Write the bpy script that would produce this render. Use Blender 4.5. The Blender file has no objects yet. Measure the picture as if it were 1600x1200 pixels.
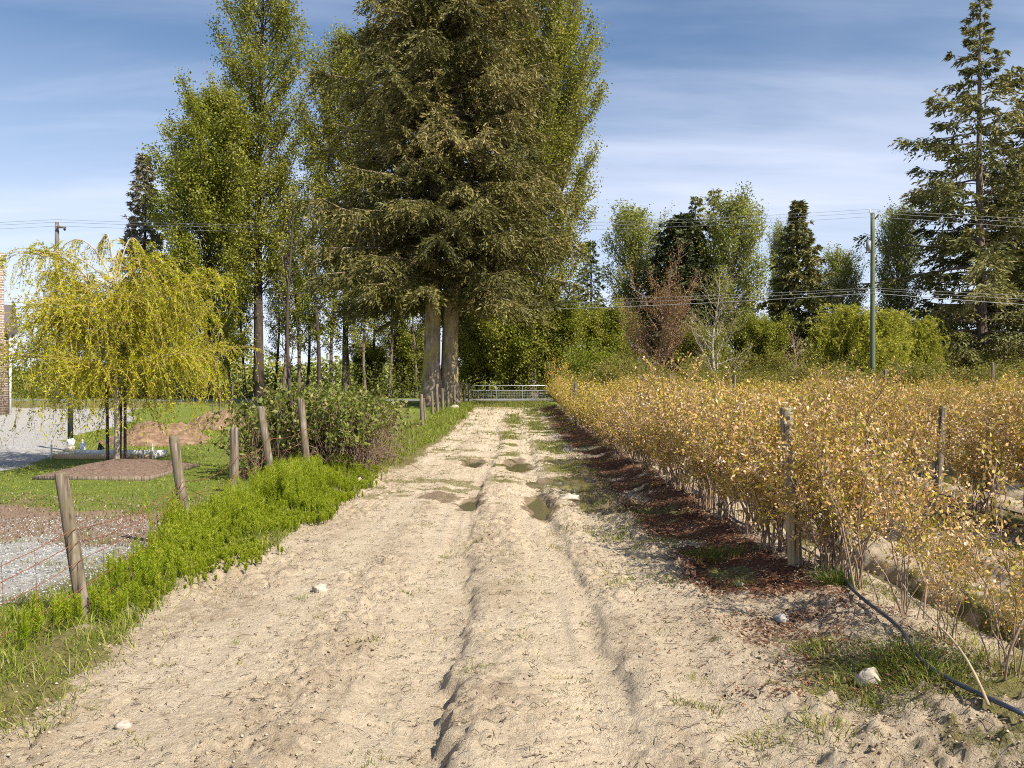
import bpy, math
import numpy as np

# ------------------------------------------------------------------ camera, sky, sun, exposure
S = bpy.context.scene
COL = S.collection
R = math.radians
F = 1300.0                      # focal length in photograph pixels (1600 px wide)
EYE = 1.7
cam_d = bpy.data.cameras.new("camera")
cam_d.sensor_width = 36.0
cam_d.lens = 36.0 * F / 1600.0
cam_d.clip_start = 0.05
cam_d.clip_end = 6000
cam = bpy.data.objects.new("camera", cam_d)
COL.objects.link(cam)
cam.location = (0, 0, EYE)
cam.rotation_euler = (R(90), 0, 0)
S.camera = cam

SUN_AZ, SUN_EL = 131.0, 46.0    # compass bearing from +Y towards +X, elevation
world = bpy.data.worlds.new("World")
S.world = world
world.use_nodes = True
wn, wl = world.node_tree.nodes, world.node_tree.links
wn.clear()
w_out = wn.new("ShaderNodeOutputWorld")
w_bg = wn.new("ShaderNodeBackground")
w_bg.inputs[1].default_value = 0.076
sky = wn.new("ShaderNodeTexSky")
sky.sky_type = 'NISHITA'
sky.sun_disc = False
sky.sun_elevation = R(SUN_EL)
sky.sun_rotation = R(SUN_AZ)
sky.air_density = 1.0
sky.dust_density = 0.2
sky.ozone_density = 3.2
w_tc = wn.new("ShaderNodeTexCoord")
w_sep = wn.new("ShaderNodeSeparateXYZ")
wl.new(w_tc.outputs['Generated'], w_sep.inputs[0])
def wmath(op, a, b=None, clamp=False):
    n = wn.new("ShaderNodeMath"); n.operation = op; n.use_clamp = clamp
    for i, v in enumerate((a, b)):
        if v is None: continue
        if isinstance(v, (int, float)): n.inputs[i].default_value = v
        else: wl.new(v, n.inputs[i])
    return n.outputs[0]
zz = wmath('ADD', wmath('MAXIMUM', w_sep.outputs[2], 0.0), 0.16)
cx_ = wmath('DIVIDE', w_sep.outputs[0], zz)
cy_ = wmath('DIVIDE', w_sep.outputs[1], zz)
def cloud_layer(ang, sx, sy, scale, lo, hi, off):
    cb = wn.new("ShaderNodeCombineXYZ"); wl.new(cx_, cb.inputs[0]); wl.new(cy_, cb.inputs[1])
    mp = wn.new("ShaderNodeMapping")
    mp.inputs['Rotation'].default_value = (0, 0, R(ang)); mp.inputs['Scale'].default_value = (sx, sy, 1)
    mp.inputs['Location'].default_value = off
    wl.new(cb.outputs[0], mp.inputs[0])
    nz = wn.new("ShaderNodeTexNoise"); nz.inputs['Scale'].default_value = scale
    nz.inputs['Detail'].default_value = 6; nz.inputs['Roughness'].default_value = 0.55
    nz.inputs['Distortion'].default_value = 0.35
    wl.new(mp.outputs[0], nz.inputs['Vector'])
    mr = wn.new("ShaderNodeMapRange"); mr.interpolation_type = 'SMOOTHSTEP'
    mr.inputs['From Min'].default_value = lo; mr.inputs['From Max'].default_value = hi
    wl.new(nz.outputs[0], mr.inputs[0])
    return mr.outputs[0]
c1 = cloud_layer(8, 0.32, 1.0, 1.1, 0.40, 0.72, (3.1, 1.7, 0))
c2 = cloud_layer(-14, 0.5, 1.9, 2.4, 0.42, 0.80, (0.4, 5.2, 0))
cl = wmath('ADD', wmath('MULTIPLY', c1, 0.40), wmath('MULTIPLY', c2, 0.22), True)
hz = wn.new("ShaderNodeMapRange")            # thin veil that thickens towards the horizon
hz.inputs['From Min'].default_value = 0.0; hz.inputs['From Max'].default_value = 0.36
hz.inputs['To Min'].default_value = 0.75; hz.inputs['To Max'].default_value = 0.0
wl.new(w_sep.outputs[2], hz.inputs[0])
cl = wmath('ADD', cl, hz.outputs[0], True)
w_mix = wn.new("ShaderNodeMix"); w_mix.data_type = 'RGBA'
wl.new(cl, w_mix.inputs['Factor'])
wl.new(sky.outputs[0], w_mix.inputs['A'])
w_mix.inputs['B'].default_value = (6.5, 6.95, 8.4, 1)
wl.new(w_mix.outputs['Result'], w_bg.inputs[0])
wl.new(w_bg.outputs[0], w_out.inputs[0])

sun_d = bpy.data.lights.new("sun", 'SUN')
sun_d.energy = 4.8
sun_d.angle = R(0.5)
sun_d.color = (1.0, 0.93, 0.80)
sun = bpy.data.objects.new("sun", sun_d)
COL.objects.link(sun)
sun.location = (30, -16, 40)
sun.rotation_euler = (R(90 - SUN_EL), 0, R(180 - SUN_AZ))

S.view_settings.view_transform = 'Standard'
S.view_settings.look = 'None'
S.view_settings.exposure = 0.85
S.view_settings.gamma = 1.0
S.render.engine = 'CYCLES'
S.cycles.filter_width = 1.05
S.cycles.max_bounces = 7
S.cycles.diffuse_bounces = 3
S.cycles.glossy_bounces = 2
S.cycles.transmission_bounces = 4
S.cycles.use_denoising = False
S.cycles.sample_clamp_indirect = 6.0

# ------------------------------------------------------------------ numeric helpers
def ss(a, b, x):
    t = np.clip((np.asarray(x, float) - a) / (b - a), 0, 1)
    return t * t * (3 - 2 * t)

def _hash(ix, iy, seed):
    h = (ix.astype(np.int64) * 374761393 + iy.astype(np.int64) * 668265263 + seed * 1274126177) & 0xffffffff
    h = ((h ^ (h >> 13)) * 1274126177) & 0xffffffff
    h = h ^ (h >> 16)
    return (h & 0xffffff) / float(0xffffff)

def vnoise(x, y, seed=0):
    x = np.asarray(x, float); y = np.asarray(y, float)
    x, y = np.broadcast_arrays(x, y)
    ix = np.floor(x); iy = np.floor(y)
    fx = x - ix; fy = y - iy
    fx = fx * fx * fx * (fx * (fx * 6 - 15) + 10); fy = fy * fy * fy * (fy * (fy * 6 - 15) + 10)
    a = _hash(ix, iy, seed); b = _hash(ix + 1, iy, seed)
    c = _hash(ix, iy + 1, seed); d = _hash(ix + 1, iy + 1, seed)
    return (a + (b - a) * fx) * (1 - fy) + (c + (d - c) * fx) * fy

def fbm(x, y, octv=3, seed=0):
    v = 0; a = 0.5; tot = 0
    x = np.asarray(x, float); y = np.asarray(y, float)
    for i in range(octv):
        v = v + a * vnoise(x, y, seed + i * 17); tot += a
        x, y = x * 1.93 + y * 0.31 + 5.3, y * 1.93 - x * 0.31 + 2.7
        a *= 0.5
    return v / tot - 0.5

def norm(v):
    return v / (np.linalg.norm(v, axis=-1, keepdims=True) + 1e-9)

# ------------------------------------------------------------------ materials
MATS = {}
def new_mat(name):
    m = bpy.data.materials.new(name); m.use_nodes = True
    nt = m.node_tree; nt.nodes.clear()
    out = nt.nodes.new("ShaderNodeOutputMaterial")
    MATS[name] = m
    return m, nt.nodes, nt.links, out

def ramp(nodes, stops):
    r = nodes.new("ShaderNodeValToRGB"); e = r.color_ramp.elements
    while len(e) < len(stops): e.new(0.5)
    for k, (p, c) in enumerate(stops):
        e[k].position = p; e[k].color = (*c, 1)
    return r

def leaf_mat(name, cols, trans=0.3, rough=0.5, tcol=(1.15, 1.2, 0.6), spec=0.25):
    m, n, l, out = new_mat(name)
    at = n.new("ShaderNodeAttribute"); at.attribute_name = 'rnd'
    r = ramp(n, [(i / (len(cols) - 1), c) for i, c in enumerate(cols)])
    l.new(at.outputs['Fac'], r.inputs[0])
    p = n.new("ShaderNodeBsdfPrincipled"); p.inputs['Roughness'].default_value = rough
    p.inputs['Specular IOR Level'].default_value = spec
    l.new(r.outputs[0], p.inputs['Base Color'])
    if trans > 0:
        t = n.new("ShaderNodeBsdfTranslucent")
        mu = n.new("ShaderNodeMix"); mu.data_type = 'RGBA'; mu.blend_type = 'MULTIPLY'
        mu.inputs['Factor'].default_value = 1; mu.inputs['B'].default_value = (*tcol, 1)
        l.new(r.outputs[0], mu.inputs['A']); l.new(mu.outputs['Result'], t.inputs[0])
        mx = n.new("ShaderNodeMixShader"); mx.inputs[0].default_value = trans
        l.new(p.outputs[0], mx.inputs[1]); l.new(t.outputs[0], mx.inputs[2]); l.new(mx.outputs[0], out.inputs[0])
    else:
        l.new(p.outputs[0], out.inputs[0])
    return m

def noise_mat(name, stops, scale=(1, 1, 1), nscale=5.0, detail=6, rough=0.85, bump=0.3, bdist=0.01, metal=0.0, spec=0.3, second=None):
    m, n, l, out = new_mat(name)
    tc = n.new("ShaderNodeTexCoord"); mp = n.new("ShaderNodeMapping"); mp.inputs['Scale'].default_value = scale
    l.new(tc.outputs['Object'], mp.inputs[0])
    nz = n.new("ShaderNodeTexNoise"); nz.inputs['Scale'].default_value = nscale; nz.inputs['Detail'].default_value = detail
    nz.inputs['Roughness'].default_value = 0.62
    l.new(mp.outputs[0], nz.inputs['Vector'])
    r = ramp(n, stops); l.new(nz.outputs[0], r.inputs[0])
    col = r.outputs[0]
    if second:                                   # patches of a second colour (moss, rust ...)
        n2 = n.new("ShaderNodeTexNoise"); n2.inputs['Scale'].default_value = second[1]; n2.inputs['Detail'].default_value = 5
        l.new(tc.outputs['Object'], n2.inputs['Vector'])
        mr = n.new("ShaderNodeMapRange"); mr.inputs['From Min'].default_value = second[2]; mr.inputs['From Max'].default_value = second[3]
        l.new(n2.outputs[0], mr.inputs[0])
        mx = n.new("ShaderNodeMix"); mx.data_type = 'RGBA'; mx.inputs['B'].default_value = (*second[0], 1)
        l.new(mr.outputs[0], mx.inputs['Factor']); l.new(col, mx.inputs['A']); col = mx.outputs['Result']
    p = n.new("ShaderNodeBsdfPrincipled"); p.inputs['Roughness'].default_value = rough
    p.inputs['Metallic'].default_value = metal; p.inputs['Specular IOR Level'].default_value = spec
    l.new(col, p.inputs['Base Color'])
    if bump:
        b = n.new("ShaderNodeBump"); b.inputs['Strength'].default_value = bump; b.inputs['Distance'].default_value = bdist
        l.new(nz.outputs[0], b.inputs['Height']); l.new(b.outputs[0], p.inputs['Normal'])
    l.new(p.outputs[0], out.inputs[0])
    return m

# ------------------------------------------------------------------ mesh builder
class MB:
    def __init__(s):
        s.v = []; s.q = []; s.t = []; s.rq = []; s.rt = []; s.n = 0
    def add(s, v, q=None, t=None, rnd=None):
        v = np.asarray(v, float).reshape(-1, 3)
        if q is not None and len(q):
            q = np.asarray(q, np.int64); s.q.append(q + s.n)
            s.rq.append(np.broadcast_to(np.asarray(0.5 if rnd is None else rnd, float), (len(q),)))
        if t is not None and len(t):
            t = np.asarray(t, np.int64); s.t.append(t + s.n)
            s.rt.append(np.broadcast_to(np.asarray(0.5 if rnd is None else rnd, float), (len(t),)))
        s.v.append(v); s.n += len(v)
    def leaves(s, c, a, L, W, rnd, g, flat=None):
        """diamond leaves: base c, axis a, length L, width W"""
        N = len(c); a = norm(a)
        ref = g.normal(size=(N, 3)) if flat is None else norm(g.normal(size=(N, 3)) * flat + np.array([0, 0, 1.0]))
        sd = norm(np.cross(a, ref))
        L = np.broadcast_to(np.asarray(L, float), (N,))[:, None]; W = np.broadcast_to(np.asarray(W, float), (N,))[:, None]
        m = c + a * L * 0.45
        v = np.stack([c, m + sd * W * 0.5, c + a * L, m - sd * W * 0.5], 1).reshape(-1, 3)
        s.add(v, q=np.arange(N * 4).reshape(N, 4), rnd=rnd)
    def blades(s, c, a, L, W, bend, rnd, g):
        """grass blades: two segments, bent"""
        N = len(c); a = norm(a)
        L = np.broadcast_to(np.asarray(L, float), (N,))[:, None]; W = np.broadcast_to(np.asarray(W, float), (N,))[:, None]
        az = g.uniform(0, 2 * np.pi, N); sd = np.stack([np.cos(az), np.sin(az), 0 * az], 1)
        out = a * np.array([1, 1, 0.0])
        m = c + a * L * 0.55; tp = m + norm(a + out * bend * 2.0 - np.array([0, 0, 1.0]) * bend * 0.8) * L * 0.5
        v = np.stack([c - sd * W / 2, c + sd * W / 2, m + sd * W * 0.4, m - sd * W * 0.4, tp], 1).reshape(-1, 3)
        i = np.arange(N)[:, None] * 5
        s.add(v, q=i + np.array([0, 1, 2, 3]), rnd=rnd)
        k = len(s.v) - 1
        s.t.append(i + np.array([3, 2, 4]) + s.n - N * 5); s.rt.append(np.broadcast_to(np.asarray(rnd, float), (N,)))
    def tubes(s, P, rad, sides=6, rnd=0.5, cap=False):
        P = np.asarray(P, float)
        if P.ndim == 2: P = P[None]
        B, n, _ = P.shape
        rad = np.broadcast_to(np.asarray(rad, float), (B, n))
        T = norm(np.gradient(P, axis=1))
        mean = norm(T.mean(1, keepdims=True))
        ref = np.where(np.abs(mean[..., 2:3]) > 0.8, np.array([0.13, 1.0, 0.07]), np.array([0.0, 0.05, 1.0]))
        U = norm(np.cross(T, np.broadcast_to(ref, T.shape))); V = np.cross(T, U)
        th = np.arange(sides) * 2 * np.pi / sides
        v = P[:, :, None] + rad[:, :, None, None] * (np.cos(th)[None, None, :, None] * U[:, :, None] + np.sin(th)[None, None, :, None] * V[:, :, None])
        b, i, j = np.meshgrid(np.arange(B), np.arange(n - 1), np.arange(sides), indexing='ij')
        base = b * n * sides; j2 = (j + 1) % sides
        q = np.stack([base + i * sides + j, base + i * sides + j2, base + (i + 1) * sides + j2, base + (i + 1) * sides + j], -1).reshape(-1, 4)
        rr = rnd if np.ndim(rnd) == 0 else np.repeat(rnd, (n - 1) * sides)
        start = s.n
        s.add(v.reshape(-1, 3), q=q, rnd=rr)
        if cap:
            for bb in range(B):
                for e in (0, n - 1):
                    o = start + bb * n * sides + e * sides
                    c0 = s.n
                    s.add(P[bb, e][None])
                    ring = np.arange(sides); tri = np.stack([o + ring, o + (ring + 1) % sides, np.full(sides, c0)], 1)
                    if e == 0: tri = tri[:, ::-1]
                    s.t.append(tri); s.rt.append(np.full(sides, 0.5))
    def box(s, c, d, rz=0.0):
        c = np.asarray(c, float); d = np.asarray(d, float) / 2
        k = np.array([[x, y, z] for z in (-1, 1) for y in (-1, 1) for x in (-1, 1)], float) * d
        ca, sa = math.cos(rz), math.sin(rz)
        k[:, :2] = np.stack([k[:, 0] * ca - k[:, 1] * sa, k[:, 0] * sa + k[:, 1] * ca], 1)
        s.add(k + c, q=[[0, 2, 3, 1], [4, 5, 7, 6], [0, 1, 5, 4], [2, 6, 7, 3], [0, 4, 6, 2], [1, 3, 7, 5]])
    def build(s, name, mat, parent=None, smooth=False, loc=None, attrs=None):
        v = np.concatenate(s.v) if s.v else np.zeros((0, 3))
        q = np.concatenate(s.q) if s.q else np.zeros((0, 4), np.int64)
        t = np.concatenate(s.t) if s.t else np.zeros((0, 3), np.int64)
        me = bpy.data.meshes.new(name)
        me.vertices.add(len(v)); me.vertices.foreach_set("co", v.astype(np.float32).ravel())
        nl = q.size + t.size
        me.loops.add(nl); me.loops.foreach_set("vertex_index", np.concatenate([q.ravel(), t.ravel()]).astype(np.int32))
        nf = len(q) + len(t)
        me.polygons.add(nf)
        tot = np.concatenate([np.full(len(q), 4), np.full(len(t), 3)]).astype(np.int32)
        st = np.concatenate([[0], np.cumsum(tot)[:-1]]).astype(np.int32) if nf else np.zeros(0, np.int32)
        me.polygons.foreach_set("loop_start", st)
        if smooth: me.polygons.foreach_set("use_smooth", np.ones(nf, bool))
        me.update(calc_edges=True)
        rn = np.concatenate([*s.rq, *s.rt]) if nf else np.zeros(0)
        a = me.attributes.new('rnd', 'FLOAT', 'FACE'); a.data.foreach_set('value', rn.astype(np.float32))
        for k, arr in (attrs or {}).items():
            at = me.attributes.new(k, 'FLOAT_COLOR', 'POINT'); at.data.foreach_set('color', arr.astype(np.float32).ravel())
        me.materials.append(mat)
        o = bpy.data.objects.new(name, me); COL.objects.link(o)
        if parent: o.parent = parent
        if loc is not None: o.location = loc
        return o

def tag(o, label=None, cat=None, group=None, kind=None):
    if label: o['label'] = label
    if cat: o['category'] = cat
    if group: o['group'] = group
    if kind: o['kind'] = kind
    return o

def thing(name, label, cat, loc=(0, 0, 0), rz=0.0, group=None, scale=1.0):
    o = bpy.data.objects.new(name, None); o.empty_display_size = 0.2
    COL.objects.link(o); o.location = loc; o.rotation_euler = (0, 0, rz)
    o.scale = (scale,) * 3 if np.ndim(scale) == 0 else scale
    return tag(o, label, cat, group)

def dup(root, loc, rz=0.0, label=None, group=None, scale=1.0):
    r = root.copy(); COL.objects.link(r); r.location = loc; r.rotation_euler = (0, 0, rz)
    r.scale = (scale,) * 3 if np.ndim(scale) == 0 else scale
    if label: r['label'] = label
    if group: r['group'] = group
    for ch in list(root.children):
        c = ch.copy(); COL.objects.link(c); c.parent = r
    return r

# ------------------------------------------------------------------ terrain
ROWS = [2.45 + 3.40 * k for k in range(9)]
FIELD_END = 46.0
PUDDLES = [  # x, y, half width, half length
    (-0.62, 12.2, 0.15, 0.62), (0.40, 11.9, 0.17, 1.0), (-0.86, 18.1, 0.2, 0.75), (0.12, 17.6, 0.22, 1.1),
    (1.22, 14.6, 0.20, 0.9), (1.06, 12.2, 0.13, 0.5), (1.35, 18.2, 0.6, 0.45), (0.72, 14.5, 0.3, 0.35)]

def rut_w(y):
    return 0.10 * np.sin(y * 0.33 + 0.6) + 0.10 * (vnoise(y * 0.45, 3.7, 5) - 0.5)

def ground_z(x, y, fine=True):
    x = np.asarray(x, float); y = np.asarray(y, float)
    h = 0.5 * ss(28, 55, y) + 0.10 * fbm(x * 0.22, y * 0.22, 2, 1) * ss(0, 6, y + 4)
    tw = ss(-2.9, -2.4, x) * (1 - ss(1.1, 1.9, x)) * (1 - ss(44, 52, y))
    w = rut_w(y)
    near = 0.65 + 0.7 * vnoise(y * 0.5, 9.1, 8)
    edge = 0.10 * (vnoise(y * 2.4, x * 2.0, 41) - 0.5) + 0.08 * (vnoise(y * 9.0, x * 6, 42) - 0.5)
    live = [np.interp(y, [3, 4.5, 6.6, 8, 10.5, 12, 16, 30], [1.1, 1.15, 1.2, 0.7, 0.45, 1.0, 0.7, 0.6]),
            np.interp(y, [3, 4.4, 5.0, 6.6, 8.5, 11, 13, 30], [0.35, 0.5, 0.95, 0.9, 0.55, 1.0, 0.9, 0.6]),
            0.3 + 0.6 * ss(0.30, 0.60, vnoise(y * 0.42 + 14, 4.2, 45)), np.interp(y, [3, 5.4, 7.2, 8.2, 12], [0.7, 1.3, 1.1, 0.3, 0.2])]
    d = x - (-0.70 + w) + edge
    rut = ss(-0.36, -0.10, d) * (1 - ss(0.25, 0.33, d)) * (0.45 + 0.55 * ss(-0.3, 0.2, d))
    bank = np.exp(-((d - 0.43) / 0.10) ** 2) * 0.5 + np.exp(-((d + 0.47) / 0.12) ** 2) * 0.4
    d2 = x - (0.34 + w * 0.8 - 0.12 * ss(13, 20, y)) + edge
    rut2 = ss(-0.34, -0.08, d2) * (1 - ss(0.20, 0.29, d2)) * (0.45 + 0.55 * ss(-0.3, 0.2, d2))
    bank2 = np.exp(-((d2 - 0.40) / 0.10) ** 2) * 0.5 + np.exp(-((d2 + 0.42) / 0.11) ** 2) * 0.25
    d3 = x - (1.05 + w * 1.2) + edge
    rut3 = ss(-0.30, 0, d3) * (1 - ss(0.16, 0.26, d3)) * (vnoise(y * 0.4, 1.2, 19) > 0.3) * 0.55
    d4 = x - (-1.62 - w) + edge
    rut4 = ss(-0.3, -0.1, d4) * (1 - ss(0.18, 0.30, d4)) * 0.35 * ss(0.35, 0.6, vnoise(y * 0.35, 4.4, 23))
    fade = 1 - 0.6 * ss(20, 40, y)
    brk = 0.35 + 0.9 * vnoise(y * 1.3, x * 0.8, 44)
    h = h + tw * fade * (-0.072 * near * (rut * live[0] + 0.9 * rut2 * live[1] + 0.8 * rut3 * live[2] + 0.9 * rut4 * live[3]) + 0.045 * near * brk * (bank * live[0] + bank2 * 0.9 * live[1]))
    # planted beds and the wheel furrows between the rows
    fieldw = ss(1.6, 2.3, x) * (1 - ss(FIELD_END, FIELD_END + 2, y))
    k = np.clip(np.round((x - ROWS[0]) / 3.40), 0, 8)
    dr = x - (ROWS[0] + k * 3.40)
    h = h + fieldw * (0.16 * np.exp(-(dr / 0.55) ** 2))
    for off, dep, wd in ((0.98, 0.24, 0.20), (1.95, 0.20, 0.22)):
        dd = (x - ROWS[0]) % 3.40 - off + edge * 0.8
        h = h - np.where(x > ROWS[0], 1, 0) * (1 - ss(FIELD_END, FIELD_END + 2, y)) * dep * np.exp(-(dd / wd) ** 4)
    # crumbly shoulder on the left of the track, the yard a little lower
    h = h + 0.10 * np.exp(-((x + 2.75) / 0.35) ** 2) * ss(-0.15, 0.2, fbm(x * 1.3, y * 1.3, 2, 31)) * (1 - ss(15, 22, y))
    h = h - 0.10 * (1 - ss(-4.2, -3.3, x)) * (1 - ss(10, 16, y))
    # spill of mud to the right of the track
    h = h + 0.06 * ss(1.0, 1.5, x) * (1 - ss(1.9, 2.4, x)) * ss(-0.1, 0.25, fbm(x * 1.7, y * 1.1, 2, 37))
    for px, py, rx, ry in PUDDLES:
        q = ((x - px + 0.3 * rx * np.sin(y * 5 + px * 7)) / (rx * 1.1)) ** 2 + ((y - py) / (ry * 1.1)) ** 2
        h = h - 0.11 * np.exp(-q * q)
    if fine:
        soil = ss(-3.1, -2.5, x) * (1 - 0.4 * ss(48, 60, y)) * (np.abs(x) < 40)
        rough = ss(-0.12, 0.16, fbm(x * 0.9, y * 0.55, 3, 171))
        a = 0.45 + 0.7 * rough + 0.12 * ss(0.9, 1.7, x)
        path = np.clip(sum(np.exp(-(q_ / 0.27) ** 4) for q_ in (d, d2, d3, d4)), 0, 1) * tw
        smooth_ = 1 - 0.72 * path
        h = h + tw * 0.020 * fbm(x * 9, y * 0.7, 2, 181) * (0.4 + path)
        f1 = fbm(x * 5.0, y * 5.0, 3, 51); f2 = fbm(x * 17, y * 17, 2, 61)
        h = h + soil * a * smooth_ * (0.034 * f1 + 0.040 * f2 + 0.07 * np.clip(f2 - 0.14, 0, 1) + 0.07 * np.clip(f1 - 0.12, 0, 1) + 0.022 * fbm(x * 31, y * 31, 1, 66))
        crack = np.exp(-(fbm(x * 5.5, y * 8.0, 3, 91) / 0.022) ** 2) * ss(0.1, 0.7, rough)
        h = h - soil * 0.018 * crack
        tread = np.sin((y + 0.5 * np.abs(x - 0.34 - w * 0.8)) * 2 * np.pi / 0.105)
        h = h + tw * 0.012 * tread * ss(0.40, 0.60, vnoise(x * 2.5, y * 0.7, 71)) * np.clip(ss(0.02, 0.2, d2 + 0.42) * (1 - ss(0.2, 0.45, d2)) + 0.6 * ss(0.1, 0.25, d3 + 0.4) * (1 - ss(0.1, 0.3, d3)), 0, 1)
        h = h + (1 - soil) * 0.02 * fbm(x * 3, y * 3, 2, 81)
    return h

def gz(x, y):
    return float(ground_z(np.array([x]), np.array([y]), False)[0])

def at(px, py, Z):
    return np.array([(px - 800) * Z / F, Z, EYE - (py - 600) * Z / F])

def drive_edge(y):   # right border of the gravel drive on the left
    return -10.2 - 0.34 * (y - 16.4) + 0.5 * np.sin(y * 0.4)

def graded(*spans):
    out = []
    for a, b, st in spans: out.append(np.arange(a, b, st))
    return np.unique(np.concatenate(out).round(4))

ys = graded((-6, 2.6, 0.4), (2.6, 7.5, 0.021), (7.5, 15, 0.035), (15, 24, 0.08), (24, 40, 0.2), (40, 72, 0.45))
ys = np.concatenate([ys, 72 * 1.12 ** np.arange(0, 36)])
xs = graded((-13, -3.3, 0.11), (-3.3, 4.4, 0.021), (4.4, 9, 0.07), (9, 30, 0.25), (-36, -13, 0.35))
xs = np.concatenate([-36 * 1.18 ** np.arange(24, 0, -1), xs, 30 * 1.18 ** np.arange(0, 25)])
XX, YY = np.meshgrid(xs, ys)
ZZ = ground_z(XX, YY)

# ---- what lies where (0..1 masks: grass, bark mulch, gravel, wet | weeds on gravel, asphalt, lawn, bare brown)
n1 = fbm(XX * 1.1, YY * 1.1, 3, 101); n2 = fbm(XX * 3.7, YY * 3.7, 3, 111); n3 = fbm(XX * 0.35, YY * 0.35, 2, 121)
left_verge = (1 - ss(-2.75, -2.35, XX + n1 * 0.9 + n2 * 0.3)) * ss(-4.6, -3.7, XX + n1 * 0.7)
grass = left_verge * ss(0.0, 0.25, 0.35 + n1 + 0.25 * ss(6, 9, YY))
grass = np.maximum(grass, ss(-3.4, -2.9, XX) * (1 - ss(-2.3, -1.9, XX + n1 * 0.5)) * ss(14, 19, YY))
grass = np.maximum(grass, np.exp(-((XX + 0.15 - 0.25 * ss(20, 40, YY)) / 0.42) ** 2) * ss(9, 17, YY) * ss(-0.26, 0.12, n1 + n2 * 0.6))
grass = np.maximum(grass, np.exp(-((XX - 1.0) / 0.55) ** 2) * ss(8, 18, YY) * ss(-0.26, 0.12, n1 + n2 * 0.6))
grass = np.maximum(grass, ss(43, 49, YY + n1 * 4) * (1 - ss(57.5, 58.5, YY)) * (np.abs(XX) < 60))
grass = np.maximum(grass, 0.62 * ss(0.04, 0.24, n2 + n1 * 0.6) * ss(9, 13, YY) * ss(-2.5, -2.2, XX) * (1 - ss(1.0, 1.3, XX)) * (1 - ss(55, 57, YY)))
grass = np.maximum(grass, 0.9 * ss(0.12, 0.3, n1 + n2 * 0.4) * ss(0.9, 1.5, XX) * (1 - ss(2.1, 2.6, XX)))
field = ss(2.6, 3.0, XX) * (1 - ss(FIELD_END, FIELD_END + 1, YY))
grass = np.maximum(grass, field * ss(-0.05, 0.2, n1 + n2 * 0.5) * 0.8)
grass = np.maximum(grass, ss(1.3, 2.2, XX + n1) * (1 - ss(4.8, 6.0, YY + n1 * 2)) * ss(-0.2, 0.15, n2 + n1) * 0.75)
mul = np.exp(-((XX - 2.0 + n1 * 0.4) / 0.62) ** 4) * ss(-0.28, 0.0, n1 + 0.3 * n2 + 0.12) * ss(4.2, 6.5, YY + n1 * 2)
k_ = np.clip(np.round((XX - ROWS[0]) / 3.40), 0, 8)
mul = np.maximum(mul, field * np.exp(-((XX - (ROWS[0] + k_ * 3.40)) / 0.75) ** 4) * (k_ > 0) * 0.85)
mul = mul * (1 - ss(FIELD_END - 1, FIELD_END + 1, YY))
yard = (1 - ss(-3.75, -3.45, XX + n1 * 0.5)) * (1 - ss(9.6, 12.6, YY + n1 * 3.0))
drive = (1 - ss(-0.25, 0.25, XX - drive_edge(YY) + n1 * 0.6)) * ss(15.2, 16.2, YY + n1) * (1 - ss(57, 58, YY))
drive = np.maximum(drive, (1 - ss(-9, -7, XX)) * ss(51.5, 52.5, YY) * (1 - ss(57, 58, YY)))
gravel = np.maximum(yard, drive)
weeds = (1 - ss(-3.9, -3.5, XX)) * ss(8.6, 10.6, YY + n1 * 2.4) * (1 - ss(12.0, 13.5, YY + n1 * 2)) * 0.9
lawn = (1 - ss(-3.7, -3.3, XX)) * (1 - gravel) * ss(10.8, 12.6, YY + n1 * 2)
lawn = np.maximum(lawn, ((np.abs(XX) > 2.2) & (YY > 47) & (YY < 58.3)) * (1 - gravel))
road = ss(59.4, 59.7, YY) * (1 - ss(66.0, 66.3, YY))
grass = np.maximum(grass, ss(66.3, 67, YY) * 0.9)
grass = grass * (1 - road); gravel = gravel * (1 - road)
wet = np.zeros_like(XX)
for px, py, rx, ry in PUDDLES:
    wet = np.maximum(wet, np.exp(-(((XX - px + n2 * 0.25) / (rx * 1.6)) ** 2 + ((YY - py + n2 * 0.5) / (ry * 1.5)) ** 2) ** 2))
wet = np.maximum(wet, 0.9 * ss(0.85, 1.2, XX + n2 * 0.4) * (1 - ss(1.5, 1.9, XX)) * ss(10.4, 11.4, YY + n1) * (1 - ss(16, 19, YY)))
wet = np.maximum(wet, 0.7 * ss(0.55, 0.8, XX + n2 * 0.3) * (1 - ss(0.95, 1.2, XX)) * ss(10.6, 11.4, YY + n1) * (1 - ss(12, 14, YY)) * ss(-0.1, 0.15, n2))
wet = np.maximum(wet, np.exp(-(((XX + 1.12 + n2 * 0.35) / 0.28) ** 2 + ((YY - 12.6 + n2 * 0.8) / 0.75) ** 2) ** 2) * 0.9)
# furrow bottoms hold moisture
dd1 = (XX - ROWS[0]) % 3.40
wet = np.maximum(wet, (XX > 3) * field * np.exp(-((dd1 - 0.98) / 0.2) ** 2) * 0.8)
wet = np.maximum(wet, (XX > 3) * field * np.exp(-((dd1 - 1.80) / 0.2) ** 2) * 0.55)
brown = 0.75 * ss(0.9, 1.6, XX + n1 * 0.6) * (1 - field * 0.3)
brown = np.maximum(brown, 0.75 * ss(-0.12, 0.16, fbm(XX * 0.9, YY * 0.55, 3, 171)) * (0.6 + n2))
w_ = rut_w(YY)
path_ = np.clip(sum(np.exp(-((XX - c_) / 0.27) ** 4) for c_ in (-0.70 + w_, 0.34 + w_ * 0.8, 1.05 + w_ * 1.2, -1.62 - w_)), 0, 1)
brown = np.where((XX > -2.6) & (XX < 1.5), np.maximum(brown * (1 - 0.85 * path_), 0.75 * (1 - path_) * ss(-0.25, 0.12, n1 + 0.5 * n2)), brown)
mA = np.stack([grass, mul, gravel, wet], -1).clip(0, 1)
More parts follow.
